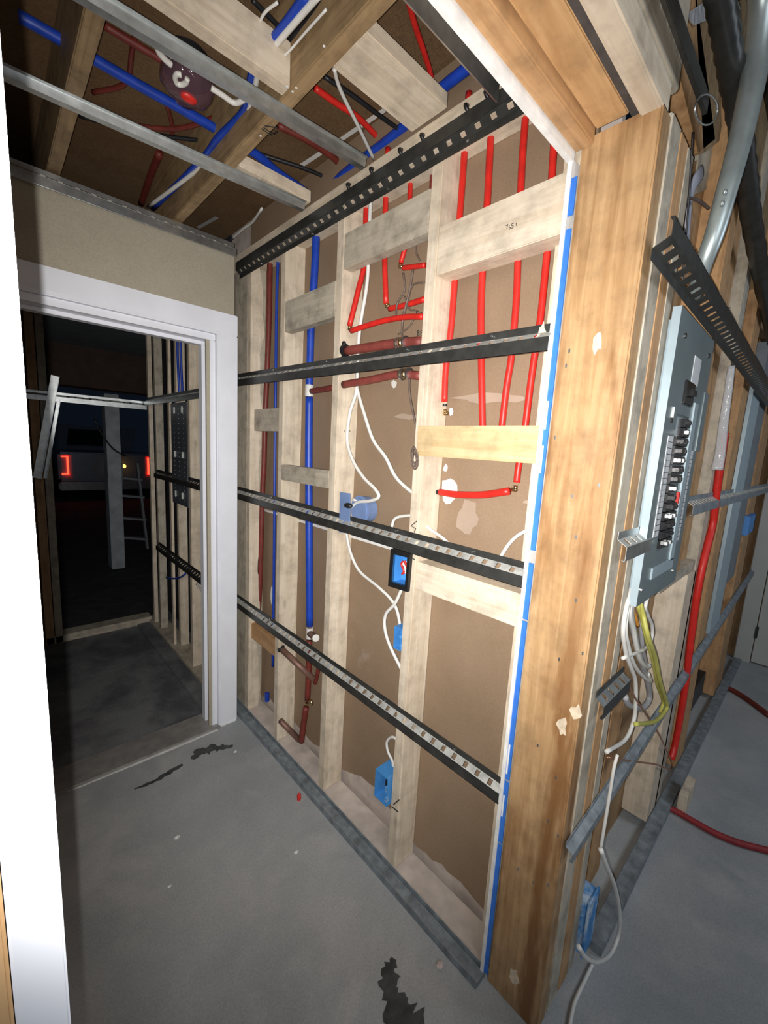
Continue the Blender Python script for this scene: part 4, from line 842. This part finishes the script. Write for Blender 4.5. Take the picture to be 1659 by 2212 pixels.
mk('outdoor_cable', tube(pp([(205, 905), (210, 920), (225, 945), (245, 970), (270, 985)], 1, 4.9), .008, 6), BCABLE, smooth=True, label='black cord hanging across the porch post', cat='cord')
YT = 10.7
ta, tb_ = at(148, 1005, 1, YT), at(316, 1002, 1, YT)
W0, W1 = ta.x - .17, tb_.x + .19; zl0, zl1 = at(148, 1025, 1, YT).z, at(148, 985, 1, YT).z
tk = thing('pickup_truck', 'dark pickup truck parked outside with red tail lamps lit', 'truck', ((W0 + W1) / 2, YT + 2, 0))
zr = zl1 + .08
bm = box(W0, W1, YT, YT + 5.0, zl0 - .15, zr, .05); mk('truck_body', bm, TRUCKM, tk)
cb = bmesh.new(); zc0, zc1 = zr, zr + .58
P = [(W0 + .06, YT + 1.75, zc0), (W0 + .2, YT + 2.0, zc1), (W0 + .2, YT + 3.3, zc1), (W0 + .06, YT + 4.0, zc0)]; prism(P, (1, 0, 0), (W1 - W0) - .12 if False else 0.001 + (W1 - W0) - .12, cb); cabo = mk('cab', cb, TRUCKM, tk)
mk('rear_window', prism([(W0 + .35, YT + 1.76, zc0 + .10), (W1 - .35, YT + 1.76, zc0 + .10), (W1 - .42, YT + 1.93, zc1 - .10), (W0 + .42, YT + 1.93, zc1 - .10)], (0, -1, 0), .02), GLASSD, cabo)
mk('rear_bumper', box(W0 - .02, W1 + .02, YT - .12, YT + .03, zl0 - .32, zl0 - .15, .03), plain('dull_chrome', (.35, .36, .38), .3, .8), tk)
mk('tailgate', box(W0 + .22, W1 - .22, YT - .02, YT, zl0 - .10, zr - .03, .01), TRUCKM, tk)
for x0, s in ((W0, 1), (W1, -1)):
    bm = bmesh.new(); xi = x0 + s * .17; xo = x0 + s * .05
    for b_ in ((xi - s * .03, xi, zl0, zl1), (xo, xi, zl1 - .02, zl1), (xo, xi, zl0, zl0 + .02)): box(min(b_[0], b_[1]), max(b_[0], b_[1]), YT - .03, YT - .005, b_[2], b_[3], bm=bm)
    mk('tail_lamp', bm, TAIL, tk)
    for yv in (YT + .95, YT + 4.2): mk('wheel', cyl((x0, yv, .38), (x0 + s * .24, yv, .38), .38, 24), RUBBER, tk)
am = at(241, 1006, 1, YT - .2); mk('amber_lamp', ball(at(240 + 28, 1007, 1, YT - .2), .04), AMBER, tk, smooth=True)

# ------------------------------------------------------------------ floor marks and debris
def fpatch(lab, pts, mat, name, cat, z=.0012, seed=1, wj=.3):
    """irregular flat streak along a pixel polyline on the floor: (x,y,halfwidth)"""
    r_ = random.Random(seed); L_ = []; Rr = []; P = [(at(x, y, 2, 0), h) for x, y, h in pts]
    Q = []
    for (a, ha), (b, hb_) in zip(P, P[1:]):
        for k in range(5): t = k / 5; Q.append((a.lerp(b, t), ha + (hb_ - ha) * t))
    Q.append(P[-1])
    for i, (p, h) in enumerate(Q):
        d = (Q[min(i + 1, len(Q) - 1)][0] - Q[max(i - 1, 0)][0]).normalized(); n_ = Vector((-d.y, d.x, 0))
        L_.append(p + n_ * h * (1 + r_.uniform(-wj, wj))); Rr.append(p - n_ * h * (1 + r_.uniform(-wj, wj)))
    bm = bmesh.new(); a = [bm.verts.new((v.x, v.y, z)) for v in L_]; b = [bm.verts.new((v.x, v.y, z)) for v in Rr]
    for i in range(len(a) - 1): bm.faces.new((a[i], a[i + 1], b[i + 1], b[i]))
    ext = bmesh.ops.extrude_face_region(bm, geom=bm.faces[:]); 
    for g in ext['geom']:
        if isinstance(g, bmesh.types.BMVert): g.co.z -= z * .95
    return mk(name, bm, mat, label=lab, cat=cat)
fpatch('black adhesive streak on the floor near the front edge', [(852, 2072, .008), (840, 2100, .022), (838, 2140, .020), (858, 2180, .030), (880, 2215, .040), (905, 2260, .04)], TAR, 'adhesive_streak', 'stain', seed=3, wj=.5)
fpatch('thin black crack streak on the floor before the threshold', [(290, 1705, .004), (330, 1690, .008), (360, 1672, .010), (395, 1652, .009)], TAR, 'adhesive_streak', 'stain', seed=4, wj=.5)
fpatch('black adhesive streak on the floor next to the door casing', [(415, 1640, .008), (430, 1625, .020), (455, 1618, .026), (480, 1614, .014), (503, 1612, .006)], TAR, 'adhesive_streak', 'stain', seed=5, wj=.5)
fpatch('pale plaster line on the floor along the threshold', [(120, 1716, .008), (180, 1694, .010), (260, 1662, .010), (340, 1630, .009), (400, 1604, .010), (470, 1576, .008)], WHITE2, 'plaster_line', 'stain', seed=6)
for i, (x, y, s) in enumerate(((508, 1625, .006), (382, 1810, .008), (640, 1842, .007), (366, 1916, .005))): mk('plaster_chip', ball(at(x, y, 2, 0) + Vector((0, 0, .003)), s, sc=(1.4, 1, .6), sub=1), WHITE2, label=('small white chip on the floor by the door casing', 'flat white chip on the middle of the bare floor', 'white chip on the floor facing the low brown stubs', 'tiny pale chip on the floor nearest the camera left')[i], cat='chip')
c = at(646, 1722, 2, .01); mk('red_plastic_bit', ball(c, .012, sc=(.8, .8, 1.8), sub=1), RED, label='small red plastic bit at the floor track', cat='debris')
c = at(672, 1690, 0, .90); mk('red_smear', ball(c, .014, sc=(.3, 1.6, .8), sub=1), plain('faded_red', (.35, .12, .12), .7), label='faded red smudge on the bottom plate', cat='debris')
for i, (x, y) in enumerate(((960, 2035), (975, 2052), (950, 2085))): mk('plaster_chip', ball(at(x, y, 2, .005), .010, sc=(1.3, 1, .5), sub=1), plain('pink_chip', (.6, .5, .47), .8), label=('upper pinkish chip on the near floor track', 'lower pinkish chip on the near floor track', 'pinkish chip on the floor left of the near track')[i], cat='chip')

# ------------------------------------------------------------------ survey units -> metres
for me in bpy.data.meshes: me.transform(Matrix.Scale(S, 4))
for o in bpy.data.objects:
    if o.type in ('MESH', 'EMPTY') : o.location = o.location * S
